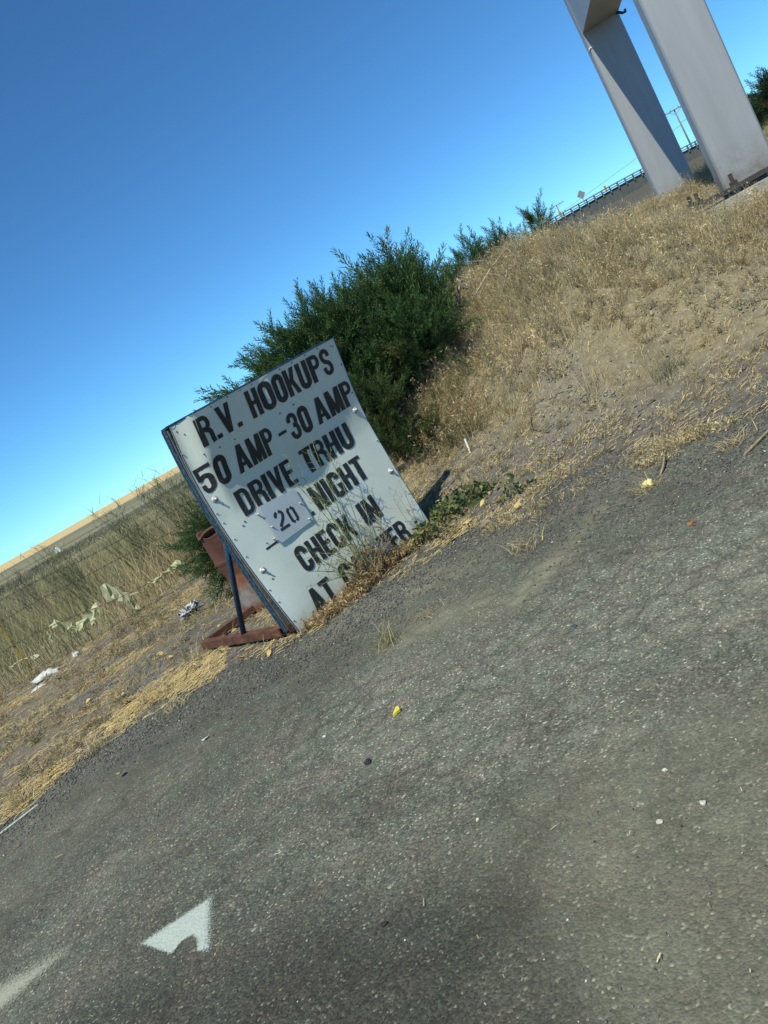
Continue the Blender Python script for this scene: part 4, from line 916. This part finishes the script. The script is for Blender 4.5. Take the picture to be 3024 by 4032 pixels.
# ------------------------------------------------------------------ single plants
def tuft(x, y, n, h_, seed, label, green=.1, spread=1.0, cat='grass tuft', name='grass_tuft', group='dry tufts in the asphalt edge'):
    r = np.random.default_rng(seed); root = empty(name, P(x, y)); tag(root, label, cat, group)
    p = np.stack([x+r.normal(size=n)*.05, y+r.normal(size=n)*.05, np.zeros(n)], 1); p[:, 2] = surf_h(p[:, 0], p[:, 1])-.005
    stuff_tris('blades', [blades(p, h_*(.35+.75*r.random(n)), .003+.0025*r.random(n), spread*(.3+r.random(n)), straw_cols(n, r, 1.1, green), seed+1)], M['grass'], parent=root, origin=tuple(root.location))
    return root
tuft(-.36, 4.80, 110, .20, 401, 'straw tuft with green blades on the asphalt below the sign', .35)
tuft(-.09, 4.90, 60, .10, 402, 'small flat straw tuft on the asphalt right of the green-bladed one', 0, 1.6)
tuft(.66, 5.10, 90, .15, 403, 'pale straw tuft sticking out of the verge right of the leafy weeds', .0, 1.5)
tuft(1.48, 4.92, 110, .13, 404, 'flattened straw tuft holding the crumpled yellow paper', 0, 1.9)
tuft(1.95, 5.55, 150, .13, 405, 'brown grass patch on the gravel at the foot of the bank', .05, 1.6)
tuft(2.05, 4.85, 130, .12, 406, 'thin straw patch on the gravel at the right edge', .0, 1.7)
tuft(-2.75, 6.0, 120, .17, 407, 'bushy brown tuft on the straw strip near the asphalt corner', .1, 1.3)
tuft(-2.05, 5.95, 90, .13, 408, 'small brown tuft where the straw strip ends', .1, 1.3)
tuft(-3.25, 5.75, 160, .22, 409, 'dark brown tuft at the left edge above the white line', .15, 1.2)
def stem_weed(name, base, stems, seed, label, colr, leafn=6, rad=.0035, leafc=None):
    """branching weed: each stem a bent tube with side twigs and small buds or leaves"""
    r = np.random.default_rng(seed); root = empty(name, base); tag(root, label, 'weed')
    lv = []
    for tip, bend in stems:
        tip = Vector(tip)-Vector(base); b = MB(); side = Vector(bend)
        pts = [tip*f+side*(4*f*(1-f)) for f in np.linspace(0, 1, 9)]
        b.tube(pts, list(np.linspace(rad, rad*.4, 9)), 5)
        for k in range(leafn):
            f = r.uniform(.3, .97); p = tip*f+side*(4*f*(1-f)); d = Vector((r.normal()*.7, r.normal()*.5, r.uniform(.3, 1.0))).normalized()*r.uniform(.05, .16)
            b.tube([p, p+d*.55+Vector((r.normal(), r.normal(), 0))*.012, p+d], [rad*.45, rad*.35, rad*.2], 4, False)
            for q in range(3):
                e = p+d*r.uniform(.5, 1); dd = Vector((r.normal(), r.normal(), r.normal())).normalized()
                s_ = dd.cross(Vector((r.normal(), r.normal(), r.normal()))).normalized()*.004; L_ = r.uniform(.010, .024); lv.append((e, e+dd*L_*.5+s_, e+dd*L_, e+dd*L_*.5-s_))
        b.build('stem', M[colr], root, True)
    V = np.array([tuple(v) for q in lv for v in q]); Q = np.arange(len(V)).reshape(-1, 4)
    cl = np.repeat(np.array(leafc or [(.20, .22, .08), (.34, .28, .12), (.14, .18, .06)])[r.integers(0, 3, len(Q))], 4, 0)
    bd = mesh_np('buds', V, Q, np.full(len(Q), 4), M['grass'], root, col=cl); bd['kind'] = 'stuff'; return root
M['green_stem'] = m_simple('green_stem', (.10, .14, .05), (.17, .20, .08), 15, .7)
M['dry_stem'] = m_simple('dry_stem', (.22, .17, .10), (.33, .27, .17), 15, .8)
def SF(a, z, off): return SM @ S(a, z, off)
base1 = tuple(SF(.72, .03, .16))
stem_weed('mustard_weed', base1, [(SF(.60, 1.02, .13), (.03, 0, 0)), (SF(.86, 1.10, .15), (.04, 0, 0)), (SF(.95, 1.20, .10), (-.02, 0, 0)), (SF(1.02, 1.02, .12), (.05, 0, .02)), (SF(.36, .55, .20), (-.04, 0, -.05)), (SF(.27, .36, .22), (-.02, 0, .03)),
    (SF(.25, .24, .25), (0, 0, .04)), (SF(.70, .72, .18), (.02, 0, 0)), (SF(.48, .40, .22), (.0, 0, .03)), (SF(1.06, .62, .16), (.05, 0, 0)), (SF(.80, .90, .10), (-.03, 0, 0)), (SF(.58, .62, .14), (-.05, 0, 0)), (SF(1.15, .40, .15), (.05, 0, .03)), (SF(.66, 1.20, .10), (.03, 0, 0))], 501, 'lanky green flowering weed growing up in front of the sign board', 'green_stem', 11, .0046)
stem_weed('dead_weed', tuple(SF(.80, .02, .20)), [(SF(.50+.04*k, .16+.28*((k*7) % 5)/5, .12+.1*((k*3) % 4)/4), (.03*(-1)**k, .02, .02)) for k in range(17)], 502, 'bare brown dead weed at the foot of the sign below CHECK IN', 'dry_stem', 10, .0042, [(.30, .20, .10), (.40, .30, .16), (.24, .16, .08)])
stem_weed('pale_weed', tuple(SF(1.42, .02, .05)), [(SF(1.40, .48, .10), (.01, 0, 0)), (SF(1.47, .42, .10), (.02, 0, 0)), (SF(1.34, .40, .12), (-.02, 0, 0)), (SF(1.52, .50, .06), (.01, 0, 0))], 503, 'thin pale dry weed in front of the lower right corner of the sign', 'dry_stem', 6, .0025, [(.40, .34, .24), (.46, .40, .28), (.34, .28, .18)])
# broad-leaved bindweed right of the sign
def leafy(x, y, n, rad, seed, label):
    r = np.random.default_rng(seed); root = empty('leafy_weed', P(x, y)); tag(root, label, 'weed', 'leafy weeds beside the sign')
    b0 = np.array(tuple(root.location)); px = x+r.normal(size=n)*rad; py = y+r.normal(size=n)*rad*.55; pz = surf_h(px, py)+.02+.16*r.random(n)*np.exp(-((px-x)/rad)**2)
    L_ = .030+.030*r.random(n); az = r.random(n)*6.28; el = r.uniform(-.3, 1.1, n); d = np.stack([np.cos(az)*np.cos(el), np.sin(az)*np.cos(el), np.sin(el)], 1)
    s_ = np.cross(d, r.normal(size=(n, 3))); s_ /= np.linalg.norm(s_, axis=1, keepdims=True); p = np.stack([px, py, pz], 1)-b0; nv = np.cross(d, s_)
    V = np.stack([p, p+d*(L_*.3)[:, None]+s_*(L_*.38)[:, None], p+d*(L_*.7)[:, None]+s_*(L_*.28)[:, None], p+d*L_[:, None]-nv*(L_*.1)[:, None], p+d*(L_*.7)[:, None]-s_*(L_*.28)[:, None], p+d*(L_*.3)[:, None]-s_*(L_*.38)[:, None]], 1)
    pal = np.array([[.075, .12, .045], [.11, .155, .06], [.19, .20, .075], [.36, .30, .13], [.09, .14, .06]]); c = pal[r.integers(0, 5, n)]*(.7+.5*r.random(n))[:, None]
    Q = np.arange(n*6).reshape(-1, 6); mesh_np('leaves', V.reshape(-1, 3), Q, np.full(n, 6), M['grass'], root, col=np.repeat(c, 6, 0))
    b = MB()
    for k in range(7):
        e = Vector((r.normal()*rad, r.normal()*rad*.5, .03+.12*r.random())); b.tube([(0, 0, 0), tuple(e*.5+Vector((0, 0, .05))), tuple(e)], [.003, .0025, .002], 4)
    b.build('stem', M['green_stem'], root)
leafy(.46, 6.95, 240, .17, 601, 'leafy green weed clump touching the right end of the sign base')
leafy(.72, 7.10, 200, .16, 602, 'leafy green weed clump right of the one at the sign base')
leafy(.20, 6.62, 110, .12, 603, 'low leafy weed patch below the lower right corner of the sign')
leafy(1.02, 6.55, 60, .09, 604, 'small grey green weed at the toe of the bank')

# ------------------------------------------------------------------ loose stones
def stones(x, y, size, cols, seed):
    r = np.random.default_rng(seed); n = len(x); ico = np.array([[1, 0, 0], [-1, 0, 0], [0, 1, 0], [0, -1, 0], [0, 0, 1], [0, 0, -1]], float)
    tri = np.array([[0, 2, 4], [2, 1, 4], [1, 3, 4], [3, 0, 4], [2, 0, 5], [1, 2, 5], [3, 1, 5], [0, 3, 5]])
    V = ico[None]*(.55+.6*r.random((n, 6, 1)))*size[:, None, None]*np.array([1, .85, .5]); V += r.normal(size=V.shape)*size[:, None, None]*.16
    a = r.random(n)*6.28; c, s_ = np.cos(a), np.sin(a); X_ = V[..., 0]*c[:, None]-V[..., 1]*s_[:, None]; Y_ = V[..., 0]*s_[:, None]+V[..., 1]*c[:, None]
    z = surf_h(x, y)+size*.25; V = np.stack([X_+x[:, None], Y_+y[:, None], V[..., 2]+z[:, None]], -1)
    return V.reshape(-1, 3), (np.arange(n)[:, None, None]*6+tri[None]).reshape(-1, 3), np.repeat(cols, 6, 0)
r = np.random.default_rng(15)
def d_gr(x, y):
    d = y-edge(x); cl = fbm(x*1.2, y*1.2, 91)
    return np.clip(np.exp(-((d+.25)/.55)**2)*(.25+.75*sstep(.4, .6, cl))+.75*sstep(.3, 1.2, x)*np.exp(-((d+.75)/.8)**2), 0, 1)
x, y = scatter(34000, -4.5, 4.5, 3, 8, r, d_gr)
GREY = np.array([[.075, .077, .080], [.11, .11, .112], [.055, .055, .058], [.15, .145, .14], [.12, .10, .09]])
cg = GREY[r.integers(0, 5, len(x))]*(.7+.6*r.random(len(x)))[:, None]; wsp = r.random(len(x)) < .015; cg[wsp] = [.42, .40, .36]
stuff_tris('edge_gravel', [stones(x, y, .004+.010*r.random(len(x))**2.2, cg, 16)], M['stone'], 'dark loose gravel along the edge of the asphalt', 'gravel')
x, y = scatter(9000, -4, 4, 1, 6.3, r, lambda x, y: (y < edge(x)+.2)*1.0)
cg = GREY[r.integers(0, 5, len(x))]*(.8+.7*r.random(len(x)))[:, None]; wsp = r.random(len(x)) < .07; cg[wsp] = np.array([.50, .48, .43])
stuff_tris('lot_grit', [stones(x, y, .0025+.0045*r.random(len(x))**2.5, cg, 17)], M['stone'], 'fine loose grit scattered over the asphalt', 'gravel')
x, y = scatter(9000, -.5, 7, 6, 13, r, lambda x, y: np.where(base_h(x, y) > .02, .15+.85*sstep(.5, .64, fbm(x*1.1+4, y*1.1, 15)), 0))
BKS = np.array([[.22, .21, .18], [.16, .155, .14], [.27, .235, .17], [.12, .12, .11]]); cg = BKS[r.integers(0, 4, len(x))]*(.7+.6*r.random(len(x)))[:, None]
stuff_tris('bank_rubble', [stones(x, y, .008+.022*r.random(len(x))**3, cg, 18)], M['stone'], 'grey rubble and clods on the bare parts of the bank', 'rubble')
def rock(name, x, y, size, colr, seed, label, cat='stone', group=None, flat=.6):
    r = np.random.default_rng(seed); b = MB(); prof = []
    for i in range(6): a = math.pi*i/5; prof.append((max(.001, math.sin(a)), -math.cos(a)))
    b.lathe(prof, 9)
    ph = r.random(6)*6.28
    def f(p):
        k = 1+.18*math.sin(3*p.x+ph[0])+.15*math.sin(4*p.y+ph[1])+.12*math.sin(5*p.z+ph[2]+2*p.x); return Vector((p.x*size*k, p.y*size*.75*k, p.z*size*flat*k))
    b.xf(f); o = b.build(name, m_simple('stone_'+str(seed), colr, tuple(c*1.4 for c in colr), 60, .85, .3, 0, .002)); o.location = P(x, y, size*flat*.55); o.rotation_euler.z = r.random()*6; tag(o, label, cat, group); return o
rock('stone', -.600, 3.42, .022, (.018, .018, .02), 1, 'dark black stone alone on the asphalt below the yellow scrap', flat=.5)
rock('stone', .499, 3.61, .020, (.07, .085, .10), 2, 'blue grey stone on the pale asphalt right of the centre')
rock('stone', .357, 2.30, .009, (.42, .40, .36), 3, 'pale pebble on the asphalt, upper one of the right group', group='pale pebbles on the asphalt')
rock('stone', .372, 2.08, .011, (.40, .38, .35), 4, 'pale pebble near the right edge, largest of the three', group='pale pebbles on the asphalt')
rock('stone', .245, 2.10, .010, (.38, .36, .32), 5, 'pale pebble left of the largest one near the right edge', group='pale pebbles on the asphalt')
rock('stone', -.237, 2.58, .008, (.50, .47, .38), 6, 'cream pebble in the middle of the lower asphalt', group='pale pebbles on the asphalt')
rock('stone', -.62, 2.32, .012, (.022, .022, .022), 7, 'small black stone on the asphalt in the lower middle', flat=.5)
rock('stone', .63, 6.15, .05, (.20, .16, .12), 8, 'brown clod at the toe of the bank beside the leafy weeds')

# ------------------------------------------------------------------ fence
M['tpost'] = None
t = NT('yellow_green_post', .7, .3, .2); c = t.ramp(t.noise(14, 5, .7), [(.4, (.05, .05, .045)), (.55, (.30, .22, .03)), (.7, (.10, .09, .05))]); t.col(c); M['tpost'] = t.m
M['wire'] = m_simple('rusty_wire', (.05, .045, .04), (.10, .08, .06), 8, .7, .3, .4)
fence = empty('wire_fence', (-5.6, 12, 0)); tag(fence, 'barbed wire fence with steel post along the dirt verge', 'fence')
def fpost(x, lean):
    b = MB(); b.box((0, 0, .45), (.035, .008, 1.5)); b.box((0, .018, .45), (.008, .030, 1.5))
    o = b.build('post', M['tpost'], fence); o.location = (x+5.6, 0, .0); o.rotation_euler.y = lean; return o
fpost(-5.61, R(-2)); fpost(-10.4, R(2)); fpost(.2, R(1))
for za, zb in ((1.12, 1.05), (.90, .77), (.48, .26)):
    b = MB(); X_ = np.linspace(-16, .3, 70)
    pts = [(xx+5.6, -.02, np.interp(xx, [-16, -5.6, -2.6, .3], [za+.02, za, zb, zb+.03])+.02*math.sin(xx*1.7+za*9)-.012*math.cos(xx*3.1)) for xx in X_]
    b.tube(pts, .005, 4)
    for k in range(0, 69):
        for f in (.25, .75):
            p = Vector(pts[k]).lerp(Vector(pts[k+1]), f); b.bar(p+Vector((-.012, -.006, -.016)), p+Vector((.012, .006, .016)), .004, .004); b.bar(p+Vector((.012, .006, -.016)), p+Vector((-.012, -.006, .016)), .004, .004)
    b.build('barbed_wire', M['wire'], fence)

# ------------------------------------------------------------------ litter
def crumple(name, verts_fn, mat, loc, label, cat, n=14, m=8, group=None, th=.001):
    U_, V_ = np.meshgrid(np.linspace(0, 1, n), np.linspace(0, 1, m), indexing='ij'); pts = np.array([verts_fn(u, v) for u, v in zip(U_.ravel(), V_.ravel())])
    I = np.arange(n*m).reshape(n, m); q = np.stack([I[:-1, :-1], I[1:, :-1], I[1:, 1:], I[:-1, 1:]], -1).reshape(-1, 4)
    o = mesh_np(name, pts, q, np.full(len(q), 4), mat, smooth=('film' not in name and 'bag' not in name)); o.location = loc
    sd_ = o.modifiers.new('thick', 'SOLIDIFY'); sd_.thickness = th; tag(o, label, cat, group); return o
def m_film(name, c, tr=.35):
    t = NT(name, .45, .4); c_ = t.mix(t.noise(12, 4), tuple(k*.85 for k in c), c); t.col(c_); tl = t.n('ShaderNodeBsdfTranslucent'); t.l(c_, tl.inputs[0]); mx = t.n('ShaderNodeMixShader'); mx.inputs[0].default_value = tr
    t.l(t.b.outputs[0], mx.inputs[1]); t.l(tl.outputs[0], mx.inputs[2]); t.l(mx.outputs[0], t.t.nodes['Material Output'].inputs[0]); return t.m
M['film'] = m_film('yellowed_plastic_film', (.66, .67, .42), .45); M['white_film'] = m_film('white_plastic_bag', (.62, .63, .60), .2)
def ragged(x0, x1, ztop, drop, seed, folds=5, sagx=0.0):
    """thin torn film hanging from a wire: sharp crumpled facets, ragged below"""
    rr = np.random.default_rng(seed*7+1)
    def f(u, v):
        d = drop(u) if callable(drop) else drop
        z = ztop(u) if callable(ztop) else ztop
        L = x1-x0; e = rr.random()
        return (x0+L*u+sagx*v+.05*rr.normal()*v, .028*rr.normal()*(.3+v), z-v*d*(.55+1.0*e)+.012*rr.normal())
    return f
def tatters(pts, drop, seed, loc, label):
    """torn plastic film snagged along a wire: a thin band with ragged hanging points"""
    r = np.random.default_rng(seed); b = MB(); pts = [Vector((p[0], 0, p[1])) for p in pts]; n = 0; out = []
    for p, q in zip(pts, pts[1:]):
        k = max(2, int((q-p).length/.045))
        out += [p.lerp(q, i/k)+Vector((r.normal()*.008, r.normal()*.012, r.normal()*.012)) for i in range(k)]
    out.append(pts[-1]); low = []
    ln = drop*.5
    for p in out:
        ln = np.clip(ln+r.normal()*drop*.35, drop*.12, drop*1.25); low.append(p+Vector((r.normal()*.025, r.normal()*.035-.01, -ln)))
    mid = [(a_+c_)/2+Vector((r.normal()*.015, r.normal()*.03, 0)) for a_, c_ in zip(out, low)]
    for i in range(len(out)-1):
        b.poly([out[i], out[i+1], mid[i+1]]); b.poly([out[i], mid[i+1], mid[i]])
        if r.random() < .85: b.poly([mid[i], mid[i+1], low[i]])
        if r.random() < .75: b.poly([mid[i+1], low[i+1], low[i]])
    o = b.build('plastic_film', M['film']); o.location = loc; sd_ = o.modifiers.new('thick', 'SOLIDIFY'); sd_.thickness = .0008
    return tag(o, label, 'plastic film', 'plastic film caught on the fence')
tatters([(0, .60), (.10, .62), (.22, .42), (.34, .30)], .22, 1, (-4.15, 12.1, 0), 'torn yellowish plastic film hanging on the fence, middle piece')
tatters([(0, .27), (.3, .29), (.6, .31), (.85, .36), (1.0, .38)], .10, 2, (-3.90, 12.1, 0), 'long yellowish plastic strip along the lower fence wire near the juniper')
tatters([(0, .22), (.10, .46), (.25, .50), (.38, .40), (.46, .26)], .16, 3, (-5.22, 12.1, 0), 'drooping yellowish plastic film arched over the grass beside the fence post')
tatters([(0, .30), (.2, .36), (.40, .44)], .14, 4, (-4.72, 12.1, 0), 'small ragged plastic film piece second from the fence post')
tatters([(0, .22), (.3, .26), (.55, .20)], .10, 5, (-6.0, 12.1, 0), 'pale plastic film at the foot of the fence post')
def lump(sx, sy, sz, seed):
    r = np.random.default_rng(seed); ph = r.random(8)*6.28
    def f(u, v):
        a = u*2*math.pi; e = v*math.pi/2; k = 1+.30*math.sin(3*a+ph[0])+.22*math.sin(5*a+6*v+ph[1])+.20*math.sin(8*a-9*v+ph[2])
        return (sx*math.cos(a)*math.cos(e)*k, sy*math.sin(a)*math.cos(e)*k, sz*math.sin(e)*(1+.45*math.sin(4*a+ph[3])*math.cos(e)+.3*math.sin(7*a+5*v+ph[4])*math.cos(e)))
    return f
crumple('plastic_bag', lump(.17, .08, .08, 1), M['white_film'], P(-4.95, 10.9), 'larger crumpled white plastic bag on the dirt near the fence post', 'plastic bag', 25, 9, 'white bags on the verge')
crumple('plastic_bag', lump(.09, .05, .03, 2), M['white_film'], P(-4.85, 10.25), 'smaller flat white plastic scrap nearest the asphalt on the left', 'plastic bag', 21, 8, 'white bags on the verge')
crumple('plastic_bag', lump(.06, .045, .06, 3), M['white_film'], P(-4.55, 11.05), 'small upright white scrap right of the larger white bag', 'plastic bag', 21, 8, 'white bags on the verge')
t = NT('printed_paper', .8, .2); wv = t.n('ShaderNodeTexWave'); wv.inputs['Scale'].default_value = 16; wv.inputs['Distortion'].default_value = 3; t.l(t.oc, wv.inputs[0]); t.col(t.ramp(wv.outputs['Fac'], [(.55, (.46, .48, .48)), (.72, (.25, .26, .27))])); M['print'] = t.m
crumple('crumpled_paper', ragged(0, .26, lambda u: .12+.05*u, .09, 7, 4, .05), M['print'], P(-2.62, 9.3), 'grey and white striped paper scrap in the weeds left of the drum', 'paper', 16, 8)
t = NT('clear_plastic', .15, .5); t.col((.62, .66, .66)); t.b.inputs['Transmission Weight'].default_value = .45; t.b.inputs['Alpha'].default_value = .6; M['clear'] = t.m
q = SF(.93, .16, .10); crumple('clear_cup', lump(.085, .06, .14, 8), M['clear'], tuple(q-Vector((0, 0, .06))), 'crushed clear plastic cup in the weeds at the foot of the sign', 'cup', 25, 9)
def chip(name, x, y, sx, sy, c, label, cat, seed, th=.004, dz=.004, rot=0, tilt=.1, group=None):
    r = np.random.default_rng(seed); k = 7; pts = []
    for i in range(k): a = 6.283*i/k; q = .75+.4*r.random(); pts.append((sx*math.cos(a)*q, sy*math.sin(a)*q, tilt*sx*math.cos(a)*.6+.003*r.normal()))
    b = MB(); b.poly([(p[0], p[1], p[2]+th) for p in pts]); b.poly(pts[::-1])
    for i in range(k): j = (i+1) % k; b.poly([pts[i], pts[j], (pts[j][0], pts[j][1], pts[j][2]+th), (pts[i][0], pts[i][1], pts[i][2]+th)])
    o = b.build(name, m_simple(name+'_'+str(seed), c, tuple(q*.8 for q in c), 40, .6)); o.location = P(x, y, dz); o.rotation_euler.z = rot; tag(o, label, cat, group); return o
chip('yellow_scrap', -.42, 3.755, .024, .016, (.60, .50, .06), 'bright yellow scrap lying on the asphalt', 'scrap', 21, .012, .004, .5, .5)
chip('plastic_shard', -1.64, 4.92, .030, .018, (.50, .53, .52), 'flat pale grey shard on the asphalt below the sign frame', 'shard', 22, .003, .006, .3)
chip('orange_fragment', 1.33, 4.02, .022, .010, (.52, .19, .07), 'small orange brick fragment on the asphalt right of the sign', 'fragment', 23, .012)
chip('bottle_cap', -3.26, 8.22, .022, .018, (.03, .13, .33), 'small blue cap on the dirt verge at the left', 'cap', 24, .014)
chip('white_scrap', -.81, 3.95, .013, .008, (.66, .66, .62), 'tiny white scrap on the asphalt left of the yellow one', 'scrap', 25, .004)
crumple('crumpled_wrapper', lump(.036, .028, .036, 9), m_film('pale_yellow_paper', (.66, .62, .26), .1), P(1.51, 4.95, .01), 'crumpled pale yellow paper lying in a flattened straw tuft', 'paper', 19, 8)
b = MB(); b.tube([(0, 0, 0), (.02, .03, .15)], .010, 7); o = b.build('white_peg', m_simple('white_plastic', (.72, .72, .70), (.6, .6, .58), 20)); o.location = P(1.02, 8.0, -.01); tag(o, 'short white peg standing in the dirt right of the sign', 'peg')
b = MB(); b.tube([(0, 0, 0), (.08, .1, .02), (.16, .24, .03), (.20, .38, .02)], [.008, .007, .006, .004], 6); o = b.build('stick', M['dry_stem']); o.location = P(1.62, 5.02, .006); tag(o, 'curved grey stick on the gravel above the yellow paper', 'stick', 'dry sticks')
b = MB(); b.tube([(0, 0, 0), (-.04, .12, .05), (.02, .26, .10), (.10, .34, .16)], [.012, .011, .009, .006], 6); o = b.build('stick', M['bark']); o.location = P(1.62, 7.5, .01); tag(o, 'dark curved root sticking out of the bare bank', 'stick', 'dry sticks')
b = MB(); b.tube([(0, 0, 0), (.28, .16, .012), (.55, .26, .02)], [.009, .008, .005], 6); o = b.build('stick', M['dry_stem']); o.location = P(1.95, 4.55, .008); tag(o, 'straight pale stick on the gravel at the right edge', 'stick', 'dry sticks')
# broken dead branches at the right end of the juniper
for i, (x, y, d, rr, lab) in enumerate(((1.95, 10.2, (.30, .0, .42), .03, 'pale broken branch stub standing right of the juniper bush'), (2.05, 9.9, (.9, .3, .30), .014, 'thin grey dead branch lying up the bank right of the juniper'), (3.3, 9.6, (1.1, .5, .35), .016, 'long grey dead branch across the upper bank'), (2.3, 9.5, (.55, .1, -.1), .013, 'short dark dead branch on the slope below the juniper'))):
    b = MB(); r_ = np.random.default_rng(700+i); D = Vector(d)
    if i: D.z = P(x+d[0], y+d[1]).z-P(x, y).z+.10
    else: D.z = .30
    pts = [D*f+Vector((r_.normal(), r_.normal(), r_.normal()))*.02+Vector((0, 0, .10*math.sin(f*3))) for f in np.linspace(0, 1, 7)]
    b.tube(pts, list(np.linspace(rr, rr*.4, 7)), 7)
    for k in range(5):
        p = pts[2+k % 4]; q = p+Vector((r_.normal()*.15, r_.normal()*.1, .12+.1*r_.random())); b.tube([p, (p+q)/2+Vector((.02, 0, .01)), q], [rr*.35, rr*.25, rr*.12], 4)
    o = b.build('dead_branch', M['dead_wood'] if 'dead_wood' in M else M.setdefault('dead_wood', m_simple('grey_dead_wood', (.26, .23, .19), (.42, .38, .32), 18, .9)), None, True); o.location = P(x, y, .02); tag(o, lab, 'branch', 'dead branches on the bank')
# fallen leaves
r = np.random.default_rng(77); leafm = []
for i, c in enumerate(((.58, .50, .20), (.50, .38, .15), (.44, .26, .09))):
    b = MB(); pts = [(0, -.034, 0), (.020, -.018, .004), (.026, 0, .006), (.016, .022, .003), (0, .040, .0), (-.015, .021, .006), (-.025, -.002, .010), (-.019, -.020, .005)]
    for k in range(8): j = (k+1) % 8; b.poly([(0, .002, -.003), pts[k], pts[j]])
    b.poly([(-.001, -.034, 0), (.001, -.034, 0), (.001, -.062, .006), (-.001, -.062, .006)])
    o = b.build('fallen_leaf', m_leafc := m_simple('leaf_'+str(i), c, tuple(k*.75 for k in c), 30, .7)); leafm.append(o)
spots = [(-1.75, 6.75), (-1.55, 6.35), (-2.05, 6.9), (-1.25, 5.95), (-2.28, 5.10), (-2.4, 7.6), (-2.6, 8.0), (-2.15, 8.2), (-1.9, 7.8), (-2.9, 7.4), (-2.2, 7.3), (-1.7, 7.3), (-3.0, 8.6), (-2.35, 8.8), (-1.35, 6.45), (-1.55, 6.9), (-2.7, 6.9), (-3.4, 7.9), (-3.7, 8.8),
         (2.35, 6.6), (1.75, 6.25), (1.5, 7.2), (2.0, 6.0), (.9, 6.1), (.55, 6.45), (.35, 6.25), (2.3, 8.6), (1.2, 7.6), (.75, 6.75), (.30, 6.50)]
for i, (x, y) in enumerate(spots):
    src = leafm[r.choice(3, p=[.6, .3, .1])]
    o = src.copy() if src.users_collection and src.get('used') else src
    if o is src: src['used'] = 1
    else: COL.objects.link(o)
    if 'used' in o and o is not src: del o['used']
    o.location = P(x, y, .018+.015*r.random()); o.rotation_euler = (r.normal()*.35, r.normal()*.35, r.random()*6.28); s_ = r.uniform(.75, 1.25); o.scale = (s_, s_, s_)
    tag(o, 'yellow fallen leaf on the dirt verge left of the sign' if x < -1 else 'yellow fallen leaf on the toe of the bank right of the sign', 'leaf', 'fallen leaves left of the sign' if x < -1 else 'fallen leaves right of the sign')
for o in leafm:
    if 'used' in o: del o['used']
    elif o.location.length == 0: bpy.data.objects.remove(o)
# specks out in the field
b = MB(); b.box((0, 0, .45), (.9, .35, .7)); b.box((.1, 0, .95), (.5, .3, .3)); o = b.build('field_box', m_simple('white_box', (.7, .7, .7), (.6, .6, .6), 3)); o.location = (-47, 130, float(ground_h(np.array([-47.]), np.array([130.]))[0])); tag(o, 'tiny white utility box far out in the field on the left', 'box')
